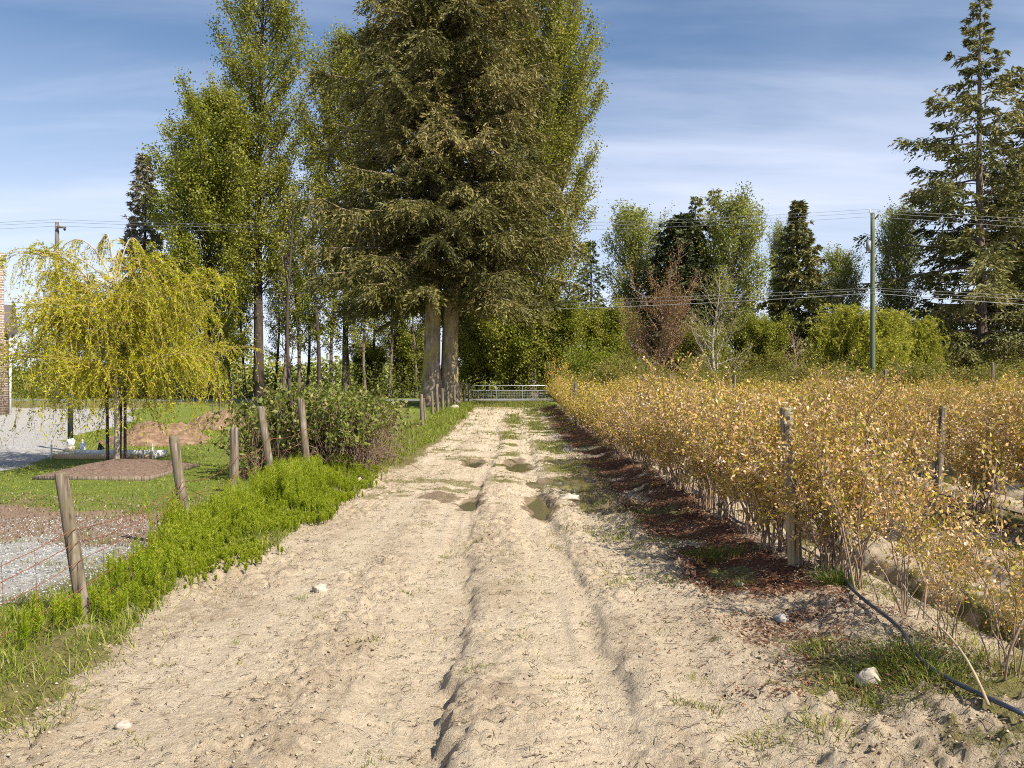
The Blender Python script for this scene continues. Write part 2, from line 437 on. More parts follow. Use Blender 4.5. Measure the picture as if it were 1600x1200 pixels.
mB = np.stack([weeds, road, lawn, brown], -1).clip(0, 1)

def ground_material():
    m, n, l, out = new_mat("ground_surface")
    g = n.new("ShaderNodeNewGeometry")
    def noise(scale, detail=5, rough=0.6, sc=(1, 1, 1), dist=0.0):
        mp = n.new("ShaderNodeMapping"); mp.inputs['Scale'].default_value = sc
        l.new(g.outputs['Position'], mp.inputs[0])
        z = n.new("ShaderNodeTexNoise"); z.inputs['Scale'].default_value = scale; z.inputs['Detail'].default_value = detail
        z.inputs['Roughness'].default_value = rough; z.inputs['Distortion'].default_value = dist
        l.new(mp.outputs[0], z.inputs['Vector']); return z.outputs[0]
    def mix(f, a, b):
        x = n.new("ShaderNodeMix"); x.data_type = 'RGBA'
        l.new(f, x.inputs['Factor'])
        for s_, v in (('A', a), ('B', b)):
            if isinstance(v, tuple): x.inputs[s_].default_value = (*v, 1)
            else: l.new(v, x.inputs[s_])
        return x.outputs['Result']
    def mth(op, a, b, clamp=False):
        x = n.new("ShaderNodeMath"); x.operation = op; x.use_clamp = clamp
        for i, v in enumerate((a, b)):
            if isinstance(v, (int, float)): x.inputs[i].default_value = v
            else: l.new(v, x.inputs[i])
        return x.outputs[0]
    def rng(v, a, b):
        x = n.new("ShaderNodeMapRange"); x.interpolation_type = 'SMOOTHSTEP'
        x.inputs['From Min'].default_value = a; x.inputs['From Max'].default_value = b
        l.new(v, x.inputs[0]); return x.outputs[0]
    aA = n.new("ShaderNodeAttribute"); aA.attribute_name = 'maskA'
    aB = n.new("ShaderNodeAttribute"); aB.attribute_name = 'maskB'
    sA = n.new("ShaderNodeSeparateColor"); l.new(aA.outputs['Color'], sA.inputs[0])
    sB = n.new("ShaderNodeSeparateColor"); l.new(aB.outputs['Color'], sB.inputs[0])
    nf = noise(34, 6, 0.7); nm = noise(7, 5, 0.6); nl = noise(1.3, 4, 0.55); nx = noise(120, 3, 0.7)
    def edged(mask, wob=0.5):          # break the soft mask up with noise
        return rng(mth('ADD', mask, mth('MULTIPLY', mth('SUBTRACT', nf, 0.5), wob)), 0.38, 0.62)
    # dry sandy silt
    sand = ramp(n, [(0.26, (0.27, 0.20, 0.125)), (0.40, (0.45, 0.355, 0.245)), (0.55, (0.575, 0.475, 0.345)), (0.78, (0.66, 0.575, 0.45))])
    l.new(mth('ADD', mth('MULTIPLY', nf, 0.45), mth('MULTIPLY', mth('ADD', nm, nl), 0.275)), sand.inputs[0])
    col = sand.outputs[0]
    col = mix(mth('MULTIPLY', aB.outputs['Alpha'], rng(nm, 0.35, 0.65)), col, (0.30, 0.225, 0.15))
    specks = rng(noise(60, 3, 0.6, (1.0, 2.0, 1), 1.5), 0.60, 0.68)
    col = mix(mth('MULTIPLY', specks, 0.65), col, (0.12, 0.085, 0.055))
    # gravel: individual stone colours
    vo = n.new("ShaderNodeTexVoronoi"); vo.inputs['Scale'].default_value = 42; l.new(g.outputs['Position'], vo.inputs['Vector'])
    vs = n.new("ShaderNodeSeparateColor"); l.new(vo.outputs['Color'], vs.inputs[0])
    grv = ramp(n, [(0.0, (0.12, 0.115, 0.11)), (0.35, (0.31, 0.30, 0.29)), (0.7, (0.46, 0.445, 0.43)), (1.0, (0.64, 0.625, 0.605))])
    l.new(vs.outputs[0], grv.inputs[0])
    gcol = mix(rng(nl, 0.35, 0.7), grv.outputs[0], (0.37, 0.345, 0.31))
    col = mix(edged(sA.outputs[2], 0.35), col, gcol)
    wd = ramp(n, [(0.3, (0.17, 0.095, 0.085)), (0.45, (0.28, 0.19, 0.15)), (0.55, (0.24, 0.17, 0.10)), (0.7, (0.42, 0.36, 0.30))])
    l.new(nf, wd.inputs[0])
    col = mix(edged(sB.outputs[0], 0.9), col, wd.outputs[0])
    # bark mulch
    mu = ramp(n, [(0.25, (0.020, 0.012, 0.009)), (0.42, (0.065, 0.028, 0.016)), (0.52, (0.14, 0.052, 0.024)), (0.60, (0.20, 0.115, 0.065)), (0.72, (0.40, 0.30, 0.21))])
    l.new(mth('ADD', mth('MULTIPLY', noise(48, 4, 0.7, (0.55, 1.6, 1), 1.5), 0.7), mth('MULTIPLY', nl, 0.3)), mu.inputs[0])
    col = mix(edged(mth('MULTIPLY', sA.outputs[1], 0.72), 1.6), col, mu.outputs[0])
    # grass and lawn
    gr = ramp(n, [(0.25, (0.06, 0.085, 0.014)), (0.45, (0.12, 0.16, 0.025)), (0.6, (0.20, 0.22, 0.04)), (0.8, (0.30, 0.26, 0.09))])
    l.new(mth('ADD', mth('MULTIPLY', nf, 0.5), mth('MULTIPLY', mth('ADD', nm, nl), 0.25)), gr.inputs[0])
    g2 = ramp(n, [(0.25, (0.055, 0.06, 0.016)), (0.42, (0.115, 0.115, 0.030)), (0.55, (0.20, 0.17, 0.065)), (0.72, (0.33, 0.25, 0.135))])
    l.new(mth('ADD', mth('MULTIPLY', nf, 0.65), mth('MULTIPLY', nm, 0.35)), g2.inputs[0])
    col = mix(edged(mth('MULTIPLY', sA.outputs[0], 0.9), 1.3), col, g2.outputs[0])
    col = mix(edged(sB.outputs[2], 0.5), col, gr.outputs[0])
    # asphalt
    asph = ramp(n, [(0.3, (0.15, 0.15, 0.155)), (0.7, (0.24, 0.24, 0.245))]); l.new(nf, asph.inputs[0])
    col = mix(rng(sB.outputs[1], 0.4, 0.6), col, asph.outputs[0])
    # wet ground is darker and shinier
    wetf = edged(aA.outputs['Alpha'], 0.6)
    dk = n.new("ShaderNodeMix"); dk.data_type = 'RGBA'; dk.blend_type = 'MULTIPLY'
    l.new(mth('MULTIPLY', wetf, 0.9), dk.inputs['Factor']); l.new(col, dk.inputs['A']); dk.inputs['B'].default_value = (0.42, 0.37, 0.32, 1)
    p = n.new("ShaderNodeBsdfPrincipled")
    l.new(dk.outputs['Result'], p.inputs['Base Color'])
    rr = n.new("ShaderNodeMapRange"); rr.inputs['To Min'].default_value = 0.95; rr.inputs['To Max'].default_value = 0.5; l.new(wetf, rr.inputs[0])
    l.new(rr.outputs[0], p.inputs['Roughness']); p.inputs['Specular IOR Level'].default_value = 0.2
    b1 = n.new("ShaderNodeBump"); b1.inputs['Strength'].default_value = 1.0; b1.inputs['Distance'].default_value = 0.035
    l.new(mth('ADD', nf, mth('MULTIPLY', nx, 0.35)), b1.inputs['Height'])
    l.new(b1.outputs[0], p.inputs['Normal'])
    l.new(p.outputs[0], out.inputs[0])
    return m
M_GROUND = ground_material()

# one height field, its faces handed to the piece of ground they belong to
ny, nx_ = XX.shape
idx = np.arange(ny * nx_).reshape(ny, nx_)
quads = np.stack([idx[:-1, :-1], idx[:-1, 1:], idx[1:, 1:], idx[1:, :-1]], -1).reshape(-1, 4)
cxm = (XX[:-1, :-1] + XX[1:, 1:]).ravel() / 2; cym = (YY[:-1, :-1] + YY[1:, 1:]).ravel() / 2
def cellmask(a): return (a[:-1, :-1] + a[1:, 1:]).ravel() / 2
cg, cl_, cr, cw = cellmask(gravel), cellmask(lawn), cellmask(road), cellmask(left_verge)
region = np.full(len(quads), 5)
region[(cxm > -2.6) & (cxm <= 1.45) & (cym < 52)] = 0
region[(cxm > 1.45) & (cym < 48) & (cxm < 60)] = 1
region[(cl_ > 0.5) & (cym < 59)] = 2
region[(cxm < -3.6) & (cym < 12.6)] = 3
region[(cg > 0.5)] = 3
region[cr > 0.5] = 4
P_all = np.stack([XX, YY, ZZ], -1).reshape(-1, 3); A_all = mA.reshape(-1, 4); B_all = mB.reshape(-1, 4)
for r_, nm in enumerate(("dirt_track", "berry_field", "lawn", "gravel_yard", "road", "ground")):
    qs = quads[region == r_]
    if not len(qs): continue
    u, inv = np.unique(qs, return_inverse=True)
    b = MB(); b.add(P_all[u], q=inv.reshape(-1, 4))
    o = b.build(nm, M_GROUND, smooth=True, attrs={'maskA': A_all[u], 'maskB': B_all[u]})
    tag(o, kind='structure')

# ------------------------------------------------------------------ water in the ruts
def water_mat(name, c):
    m, n, l, out = new_mat(name)
    p = n.new("ShaderNodeBsdfPrincipled"); p.inputs['Base Color'].default_value = (*c, 1)
    p.inputs['Roughness'].default_value = 0.06; p.inputs['IOR'].default_value = 1.33
    tc = n.new("ShaderNodeNewGeometry"); z = n.new("ShaderNodeTexNoise"); z.inputs['Scale'].default_value = 18
    l.new(tc.outputs['Position'], z.inputs['Vector'])
    b = n.new("ShaderNodeBump"); b.inputs['Strength'].default_value = 0.05; b.inputs['Distance'].default_value = 0.01
    l.new(z.outputs[0], b.inputs['Height']); l.new(b.outputs[0], p.inputs['Normal']); l.new(p.outputs[0], out.inputs[0])
    return m
M_WATER = water_mat("muddy_water", (0.13, 0.11, 0.06))
g0 = np.random.default_rng(5)
for px, py, rx, ry in PUDDLES:
    th = np.linspace(0, 2 * np.pi, 40, endpoint=False)
    rr = 1 + 0.18 * np.sin(th * 3 + px * 9) + 0.12 * np.sin(th * 5 + py * 7)
    zs = ground_z(px + np.cos(th) * rx * 0.9, py + np.sin(th) * ry * 0.9, False)
    lvl = gz(px, py) + 0.055
    ring = np.stack([px + np.cos(th) * rx * 1.6 * rr, py + np.sin(th) * ry * 1.4 * rr, np.full(40, lvl)], 1)
    ring[:, 2] = np.minimum(lvl, ground_z(ring[:, 0], ring[:, 1]) + 0.002)
    b = MB(); b.add(np.vstack([ring, [[px, py, lvl]]]), t=[[i, (i + 1) % 40, 40] for i in range(40)])
    tag(b.build("puddle", M_WATER), kind='structure')
yy = np.arange(3.0, 20, 0.25)
for rx0 in (ROWS[0] + 0.98,):
    wob = 0.06 * np.sin(yy * 1.7)
    zz_ = np.array([gz(rx0, v) for v in yy]); zz_ = np.full_like(zz_, np.median(zz_) + 0.05)
    Lf = np.stack([rx0 - 0.2 + wob, yy, zz_], 1); Rt = np.stack([rx0 + 0.2 + wob, yy, zz_], 1)
    b = MB(); k = len(yy); i = np.arange(k - 1)
    b.add(np.vstack([Lf, Rt]), q=np.stack([i, i + k, i + k + 1, i + 1], 1))
    tag(b.build("ditch_water", M_WATER), kind='structure')

# ------------------------------------------------------------------ shared object materials
M_BARK_GREY = noise_mat("bark_grey_brown", [(0.3, (0.06, 0.045, 0.035)), (0.55, (0.17, 0.13, 0.10)), (0.75, (0.30, 0.25, 0.20))], (1, 1, 0.22), 9, bump=0.8, bdist=0.05)
M_BARK_SPRUCE = noise_mat("bark_spruce", [(0.3, (0.09, 0.065, 0.045)), (0.5, (0.25, 0.19, 0.13)), (0.72, (0.42, 0.34, 0.25))], (1, 1, 0.30), 5, bump=0.9, bdist=0.06,
                          second=((0.33, 0.27, 0.08), 0.7, 0.5, 0.66))
M_BARK_DARK = noise_mat("bark_dark", [(0.3, (0.025, 0.02, 0.016)), (0.6, (0.08, 0.06, 0.045)), (0.8, (0.16, 0.12, 0.09))], (1, 1, 0.25), 8, bump=0.7, bdist=0.04)
M_BARK_PALE = noise_mat("bark_pale", [(0.3, (0.20, 0.17, 0.13)), (0.55, (0.42, 0.37, 0.29)), (0.8, (0.58, 0.53, 0.44))], (1, 1, 0.4), 7, bump=0.4, bdist=0.02)
M_TWIG_GOLD = noise_mat("twig_gold", [(0.3, (0.32, 0.21, 0.06)), (0.7, (0.52, 0.38, 0.12))], nscale=9, bump=0)
M_TWIG_RED = noise_mat("twig_red", [(0.3, (0.17, 0.10, 0.065)), (0.7, (0.36, 0.25, 0.17))], nscale=4, bump=0)
M_CANE = noise_mat("berry_cane", [(0.3, (0.13, 0.085, 0.055)), (0.55, (0.28, 0.20, 0.14)), (0.75, (0.42, 0.33, 0.25))], nscale=6, bump=0)
M_DEAD = noise_mat("dead_cane", [(0.3, (0.08, 0.048, 0.033)), (0.55, (0.20, 0.135, 0.090)), (0.8, (0.42, 0.33, 0.23))], nscale=3, bump=0)
M_POST = noise_mat("weathered_post", [(0.36, (0.022, 0.017, 0.013)), (0.44, (0.105, 0.080, 0.057)), (0.54, (0.20, 0.158, 0.115)), (0.70, (0.34, 0.285, 0.22))], (13, 13, 0.55), 2.4, 9, bump=0.9, bdist=0.012,
                   second=((0.15, 0.125, 0.075), 7, 0.48, 0.66))
M_POST_TREATED = noise_mat("treated_post", [(0.34, (0.07, 0.05, 0.03)), (0.43, (0.24, 0.18, 0.095)), (0.55, (0.36, 0.285, 0.165)), (0.72, (0.45, 0.38, 0.26))], (13, 13, 0.45), 2.4, 9, bump=0.9, bdist=0.010,
                           second=((0.22, 0.20, 0.17), 3, 0.46, 0.66))
M_POLE = noise_mat("utility_pole_wood", [(0.3, (0.07, 0.085, 0.05)), (0.6, (0.14, 0.165, 0.105)), (0.8, (0.21, 0.22, 0.16))], (6, 6, 0.3), 3, bump=0.3, bdist=0.01)
M_POLE_GREY = noise_mat("old_pole_wood", [(0.3, (0.10, 0.09, 0.08)), (0.7, (0.22, 0.20, 0.18))], (6, 6, 0.3), 3, bump=0.3, bdist=0.01)
M_STEEL = noise_mat("galvanised_steel", [(0.3, (0.36, 0.37, 0.38)), (0.7, (0.58, 0.59, 0.60))], nscale=14, bump=0, rough=0.45, metal=0.7, spec=0.5)
M_DARKMETAL = noise_mat("dark_metal", [(0.3, (0.025, 0.026, 0.03)), (0.7, (0.06, 0.06, 0.065))], nscale=9, bump=0, rough=0.5)
M_GREYBOX = noise_mat("grey_enclosure", [(0.3, (0.20, 0.22, 0.25)), (0.7, (0.30, 0.32, 0.35))], nscale=9, bump=0, rough=0.5)
M_WIRE = noise_mat("cable_sheath", [(0.3, (0.10, 0.10, 0.11)), (0.7, (0.22, 0.22, 0.23))], nscale=1, bump=0, rough=0.4, spec=0.6)
M_RUST = noise_mat("rusty_wire", [(0.3, (0.10, 0.035, 0.018)), (0.6, (0.26, 0.10, 0.05)), (0.8, (0.36, 0.19, 0.12))], nscale=30, bump=0, rough=0.8)
M_WHITE = noise_mat("white_cloth", [(0.3, (0.70, 0.70, 0.70)), (0.7, (0.82, 0.82, 0.82))], nscale=14, bump=0.4, bdist=0.02)
M_BLACKCLOTH = noise_mat("black_cloth", [(0.3, (0.012, 0.012, 0.013)), (0.7, (0.035, 0.035, 0.04))], nscale=14, bump=0.4, bdist=0.02)
M_LUMBER = noise_mat("fresh_lumber", [(0.3, (0.46, 0.30, 0.17)), (0.7, (0.62, 0.46, 0.30))], (1, 8, 8), 2, bump=0.1)
M_LUMBERWHITE = noise_mat("whitewashed_lumber", [(0.3, (0.55, 0.53, 0.48)), (0.7, (0.78, 0.76, 0.72))], (1, 8, 8), 2, bump=0.1)
M_CONC = noise_mat("concrete", [(0.3, (0.36, 0.30, 0.24)), (0.7, (0.5, 0.44, 0.37))], nscale=9, bump=0.3)
M_STONE = noise_mat("pale_stone", [(0.3, (0.24, 0.19, 0.14)), (0.5, (0.40, 0.345, 0.275)), (0.75, (0.52, 0.475, 0.40))], nscale=8, bump=0.5, bdist=0.02)
M_STONE_GREY = noise_mat("grey_stone", [(0.3, (0.24, 0.21, 0.19)), (0.6, (0.40, 0.36, 0.33))], nscale=8, bump=0.5, bdist=0.02)
M_SOILPILE = noise_mat("dug_soil", [(0.3, (0.09, 0.050, 0.030)), (0.5, (0.20, 0.125, 0.075)), (0.72, (0.33, 0.235, 0.155))], nscale=6, detail=8, bump=0.9, bdist=0.06)
M_MULCHBED = noise_mat("bed_mulch", [(0.3, (0.06, 0.036, 0.027)), (0.5, (0.17, 0.11, 0.08)), (0.7, (0.32, 0.23, 0.18))], (1, 2, 1), 26, bump=0.9, bdist=0.03)
M_TANCANE = noise_mat("tan_cane", [(0.3, (0.26, 0.19, 0.11)), (0.7, (0.44, 0.345, 0.22))], nscale=8, bump=0)
M_HOSE = noise_mat("poly_pipe", [(0.3, (0.014, 0.018, 0.03)), (0.7, (0.035, 0.05, 0.085))], nscale=6, bump=0, rough=0.32, spec=0.6)  # blue-black plastic, its blue sheen put into the base colour
M_CLOD = noise_mat("soil_clod", [(0.3, (0.36, 0.27, 0.18)), (0.6, (0.58, 0.47, 0.34))], nscale=22, bump=0.6)

# ------------------------------------------------------------------ plants: builders
def conifer(seed, H, z0, prof, nb, droop=0.35, up=0.15, tip=0.12, card=(0.30, 0.09), dens=7.0, per=9, trunk_r=0.4, hang=0.35, lean=(0, 0), trunks=((0, 0, 1.0),), zpow=0.9, jit=0.3, fill=0.0):
    """returns trunk mesh builder, crown mesh builder"""
    g = np.random.default_rng(seed)
    tb, cb = MB(), MB()
    for (tx, ty, hf) in trunks:
        n = 14; s = np.linspace(0, 1, n); Ht = H * hf
        px = tx + lean[0] * s + 0.12 * np.sin(s * 5 + seed); py = ty + lean[1] * s + 0.12 * np.cos(s * 4 + seed)
        rad = trunk_r * (1 - s) ** 0.9 + 0.02; rad[0] *= 1.35
        tb.tubes(np.stack([px, py, s * Ht - 0.3 * (s == 0)], 1), rad, 12)
        m = int(nb / len(trunks))
        for i in range(m):
            t = ((i + g.uniform(0, 1)) / m) ** zpow
            z = z0 + (Ht - z0) * t
            L = prof(t) * (g.uniform(1 - jit, 1 + jit * 0.5) if g.uniform() > fill else g.uniform(0.3, 0.65))
            if L < 0.15: L = 0.15
            az = i * 2.39996 + g.uniform(-0.5, 0.5)
            f = z / Ht
            ox = tx + lean[0] * f; oy = ty + lean[1] * f
            h = np.array([math.cos(az), math.sin(az), 0]); sd = np.array([-h[1], h[0], 0])
            sp = np.linspace(0, 1, 7)
            dr = droop * (1 - 0.9 * t) + g.normal(0, 0.06); u = up + 0.5 * t * up + g.normal(0, 0.07)
            crv = g.normal(0, 0.10)
            def P(q):
                q = np.asarray(q)[..., None]
                return np.array([ox, oy, z]) + h * L * q + sd * L * crv * q ** 2 + np.array([0, 0, 1.0]) * L * (u * q - dr * q ** 2 + tip * q ** 4)
            tb.tubes(P(sp), (0.010 + 0.011 * L) * (1 - sp * 0.85), 4)
            nt = max(4, int(L * dens))
            q = g.uniform(0.12, 1.0, nt) ** 0.75
            side = np.where(np.arange(nt) % 2 == 0, 1, -1) * g.uniform(0.5, 1.1, nt)
            tl = np.clip((0.18 + 0.34 * (1 - q)) * L * g.uniform(0.6, 1.2, nt), 0.22, 1.5)
            base = P(q)
            td = norm(h[None] * g.uniform(0.35, 1.0, nt)[:, None] + sd[None] * side[:, None] + np.array([0, 0, -1.0]) * (hang * g.uniform(0.3, 1.4, nt))[:, None])
            # needle sprays along the twigs
            k = per
            w = (np.arange(k) + 0.5) / k
            c = base[:, None] + td[:, None] * (tl[:, None] * w[None])[..., None]
            c[..., 2] -= hang * 0.5 * (tl[:, None] * w[None] ** 2)
            c = c.reshape(-1, 3) + g.normal(0, 0.045, (nt * k, 3))
            a = np.repeat(td, k, 0) + g.normal(0, 0.42, (nt * k, 3)) + np.array([0, 0, -0.15])
            shade = np.clip(np.repeat(g.uniform(0, 1, nt), k) * 0.5 + g.uniform(0, 0.4, nt * k) + 0.04 + 0.2 * g.normal(), 0, 1)
            cb.leaves(c, a, card[0] * g.uniform(0.6, 1.3, nt * k), card[1] * g.uniform(0.6, 1.3, nt * k), shade, g, flat=1.0)
    return tb, cb

def broadleaf(seed, H, z0, prof, nb, elev=(35, 60), trunk_r=0.3, leaf=(0.15, 0.11), sub=9, per=10, spread=0.16, sub_len=0.3, lean=(0, 0), bend=0.35, zpow=1.0, sides=9, bare=False, jag=0.0, branch_r=0.012, up_leaf=0.3, wob=0.15):
    g = np.random.default_rng(seed)
    tb, cb = MB(), MB()
    n = 14; s = np.linspace(0, 1, n)
    tx = lean[0] * s + wob * np.sin(s * 6 + seed); ty = lean[1] * s + wob * np.cos(s * 5 + seed * 2)
    tx -= tx[0]; ty -= ty[0]
    rad = trunk_r * (1 - s) ** 0.8 + 0.015; rad[0] *= 1.25
    tb.tubes(np.stack([tx, ty, s * H - 0.3 * (s == 0)], 1), rad, sides)
    twP, twR = [], []
    nb = int(nb)
    for i in range(nb):
        t = ((i + g.uniform(0, 1)) / nb) ** zpow
        z = z0 + (H - z0) * t; f = z / H
        e = R(g.uniform(*elev)) ; rr = prof(t) * g.uniform(0.65, 1.15)
        L = max(0.3, rr / math.cos(e) * 0.9)
        az = i * 2.39996 + g.uniform(-0.6, 0.6) if not bare else g.uniform(0, 6.283)
        h = np.array([math.cos(az), math.sin(az), 0]); sd = np.array([-h[1], h[0], 0])
        o = np.array([np.interp(f, s, tx), np.interp(f, s, ty), z])
        crv = g.normal(0, 0.12)
        def P(q):
            q = np.asarray(q)[..., None]
            return o + h * L * math.cos(e) * (q - 0.25 * bend * q * q) + sd * L * crv * q ** 2 + np.array([0, 0, 1.0]) * L * (math.sin(e) * q + bend * 0.45 * q * q)
        sp = np.linspace(0, 1, 6)
        BP = P(sp)
        if jag: BP[1:] += g.normal(0, jag * L, (5, 3)) * sp[1:, None]; L *= 1.0
        tb.tubes(BP, (0.012 + branch_r * L) * (1 - sp * 0.85), 5)
        ns = max(3, int(sub * L / 3.0))
        q = g.uniform(0.2, 1.0, ns) ** 0.8
        b0 = P(q); fw = norm(P(np.clip(q + 0.05, 0, 1.05)) - b0)
        d = norm(fw * 0.8 + g.normal(0, 0.6, (ns, 3)) + np.array([0, 0, up_leaf]))
        sl = np.clip(sub_len * L * g.uniform(0.5, 1.2, ns) * (1.15 - 0.6 * q), 0.25, 2.2)
        w3 = np.linspace(0, 1, 4)
        tw = b0[:, None] + d[:, None] * (sl[:, None] * w3[None])[..., None] + np.array([0, 0, 1.0]) * (0.15 * sl[:, None] * w3[None] ** 2)[..., None]
        twP.append(tw); twR.append(np.broadcast_to(0.012 * (1.1 - w3), (ns, 4)))
        if not bare:
            k = per
            w = g.uniform(0.1, 1.08, (ns, k))
            c = b0[:, None] + d[:, None] * (sl[:, None] * w)[..., None]
            c[..., 2] += 0.15 * sl[:, None] * w ** 2
            c = c.reshape(-1, 3) + g.normal(0, spread, (ns * k, 3))
            a = g.normal(0, 1, (ns * k, 3)) + np.array([0, 0, -0.25]) + np.repeat(d, k, 0) * 0.6
            sh = np.clip(np.repeat(g.uniform(0, 1, ns), k) * 0.5 + g.uniform(0, 0.5, ns * k) + 0.15 * g.normal(), 0, 1)
            cb.leaves(c, a, leaf[0] * g.uniform(0.6, 1.25, ns * k), leaf[1] * g.uniform(0.6, 1.25, ns * k), sh, g, flat=1.0)
    tb.tubes(np.concatenate(twP), np.concatenate(twR), 3)
    return tb, cb

def shrub(seed, w, h, stems, lat, per, leaf, spread=0.05, low=0.25, stem_r=0.012, arch=0.5, lat_len=0.25, squash=1.0):
    """many stems from one base, leaves on side twigs"""
    g = np.random.default_rng(seed)
    tb, cb = MB(), MB()
    n = 7; s = np.linspace(0, 1, n)
    az = np.arange(stems) * 2.39996 + g.uniform(-0.4, 0.4, stems)
    rad = w / 2 * np.sqrt(g.uniform(0.02, 1, stems)); hh = h * (1 - 0.35 * (rad / (w / 2)) ** 2) * g.uniform(0.75, 1.08, stems)
    hx = np.cos(az) * rad; hy = np.sin(az) * rad * squash
    b0 = g.normal(0, 0.06 * w, (stems, 2))
    bend = s[None] ** (1 + arch)
    P = np.stack([b0[:, :1] + hx[:, None] * (0.35 * s[None] + 0.65 * bend), b0[:, 1:] + hy[:, None] * (0.35 * s[None] + 0.65 * bend),
                  hh[:, None] * (s[None] * (1 + 0.15 * arch) - 0.15 * arch * s[None] ** 3)], -1)
    P[:, 1:, :2] += g.normal(0, 0.018 * w, (stems, n - 1, 2)); P[:, 0, 2] -= 0.05
    tb.tubes(P, stem_r * (1.1 - 0.85 * s)[None] * g.uniform(0.6, 1.3, (stems, 1)), 5)
    q = g.uniform(low, 1.0, (stems, lat))
    fi = q * (n - 1); i0 = np.clip(fi.astype(int), 0, n - 2); fr = (fi - i0)[..., None]
    ar = np.arange(stems)[:, None]
    o = P[ar, i0] * (1 - fr) + P[ar, i0 + 1] * fr
    d = norm(norm(P[ar, i0 + 1] - P[ar, i0]) * 0.5 + g.normal(0, 0.65, (stems, lat, 3)) + np.array([0, 0, 0.25]))
    o = o.reshape(-1, 3); d = d.reshape(-1, 3); N = len(o)
    ll = lat_len * g.uniform(0.5, 1.3, N)
    w3 = np.linspace(0, 1, 3)
    tb.tubes(o[:, None] + d[:, None] * (ll[:, None] * w3[None])[..., None], stem_r * 0.42 * (1.1 - w3)[None], 3)
    ww = g.uniform(0.0, 1.0, (N, per)) ** 0.65 * 1.06
    c = (o[:, None] + d[:, None] * (ll[:, None] * ww)[..., None]).reshape(-1, 3) + g.normal(0, spread, (N * per, 3))
    c[:, 2] = np.maximum(c[:, 2], 0.03)
    a = g.normal(0, 1, (N * per, 3)) + np.repeat(d, per, 0) * 0.9 + np.array([0, 0, 0.2])
    sh = np.clip(np.repeat(g.uniform(0, 1, N), per) * 0.45 + g.uniform(0, 0.55, N * per), 0, 1)
    cb.leaves(c, a, leaf[0] * g.uniform(0.6, 1.25, N * per), leaf[1] * g.uniform(0.6, 1.25, N * per), sh, g, flat=1.7)
    return tb, cb

def plant(name, label, cat, loc, tb, cb, tm, cm, group=None, parts=("trunk", "crown"), rz=0.0, scale=1.0):
    r = thing(name, label, cat, loc, rz, group, scale)
    tb.build(parts[0], tm, r, smooth=True)
    if cb is not None and cb.v: cb.build(parts[1], cm, r)
    return r

# ------------------------------------------------------------------ leaf colours
L_COTTON = leaf_mat("cottonwood_leaves", [(0.095, 0.112, 0.014), (0.200, 0.208, 0.025), (0.285, 0.272, 0.042), (0.38, 0.345, 0.11)], 0.34)
L_COTTON_DK = leaf_mat("cottonwood_leaves_green", [(0.085, 0.106, 0.012), (0.185, 0.205, 0.021), (0.265, 0.265, 0.036), (0.35, 0.32, 0.08)], 0.32)
L_FAR = leaf_mat("far_poplar_leaves", [(0.165, 0.188, 0.044), (0.275, 0.292, 0.070), (0.36, 0.352, 0.13)], 0.35)  # leaf tones lifted, slight aerial haze put into the colour
L_SPRUCE = leaf_mat("spruce_needles_olive", [(0.045, 0.044, 0.012), (0.108, 0.102, 0.026), (0.180, 0.157, 0.046), (0.27, 0.215, 0.088)], 0.12, 0.6)
L_FIR = leaf_mat("fir_needles", [(0.060, 0.066, 0.020), (0.125, 0.128, 0.036), (0.19, 0.178, 0.058), (0.27, 0.235, 0.095)], 0.12, 0.6)
L_DARKCON = leaf_mat("dark_conifer_needles", [(0.030, 0.044, 0.018), (0.075, 0.095, 0.036), (0.135, 0.148, 0.055)], 0.1, 0.6)
L_GREYFIR = leaf_mat("grey_fir_needles", [(0.12, 0.11, 0.08), (0.20, 0.18, 0.13), (0.27, 0.24, 0.17)], 0.1, 0.6)
L_WILLOW = leaf_mat("willow_leaves", [(0.16, 0.18, 0.010), (0.31, 0.315, 0.015), (0.46, 0.43, 0.024), (0.60, 0.53, 0.07)], 0.38, 0.45)
L_WILLOW_FAR = leaf_mat("far_willow_leaves", [(0.16, 0.18, 0.020), (0.31, 0.315, 0.035), (0.47, 0.44, 0.08)], 0.38)
L_RED = leaf_mat("red_buds", [(0.17, 0.085, 0.04), (0.27, 0.15, 0.07), (0.27, 0.22, 0.07)], 0.2)
L_BRUSH = leaf_mat("brush_leaves", [(0.090, 0.100, 0.016), (0.175, 0.185, 0.028), (0.25, 0.225, 0.045), (0.28, 0.19, 0.08)], 0.33)
L_LIME = leaf_mat("lime_leaves", [(0.11, 0.145, 0.010), (0.19, 0.23, 0.018), (0.27, 0.29, 0.03)], 0.38)
L_BERRY = leaf_mat("blueberry_leaves", [(0.12, 0.130, 0.018), (0.27, 0.250, 0.030), (0.44, 0.335, 0.055), (0.50, 0.285, 0.11), (0.64, 0.46, 0.26), (0.80, 0.67, 0.56)], 0.20, 0.45, (1.15, 1.05, 0.6))
L_BERRY_FAR = leaf_mat("blueberry_leaves_far", [(0.13, 0.135, 0.016), (0.29, 0.265, 0.028), (0.45, 0.345, 0.050), (0.50, 0.305, 0.095), (0.64, 0.48, 0.23)], 0.20, 0.45, (1.15, 1.05, 0.6))
L_BRAMBLE = leaf_mat("bramble_leaves", [(0.065, 0.090, 0.014), (0.140, 0.175, 0.026), (0.22, 0.24, 0.05), (0.30, 0.24, 0.11)], 0.3)
L_HORSE = leaf_mat("horsetail_fronds", [(0.10, 0.145, 0.008), (0.20, 0.265, 0.011), (0.31, 0.36, 0.020), (0.44, 0.45, 0.07)], 0.35, 0.5)
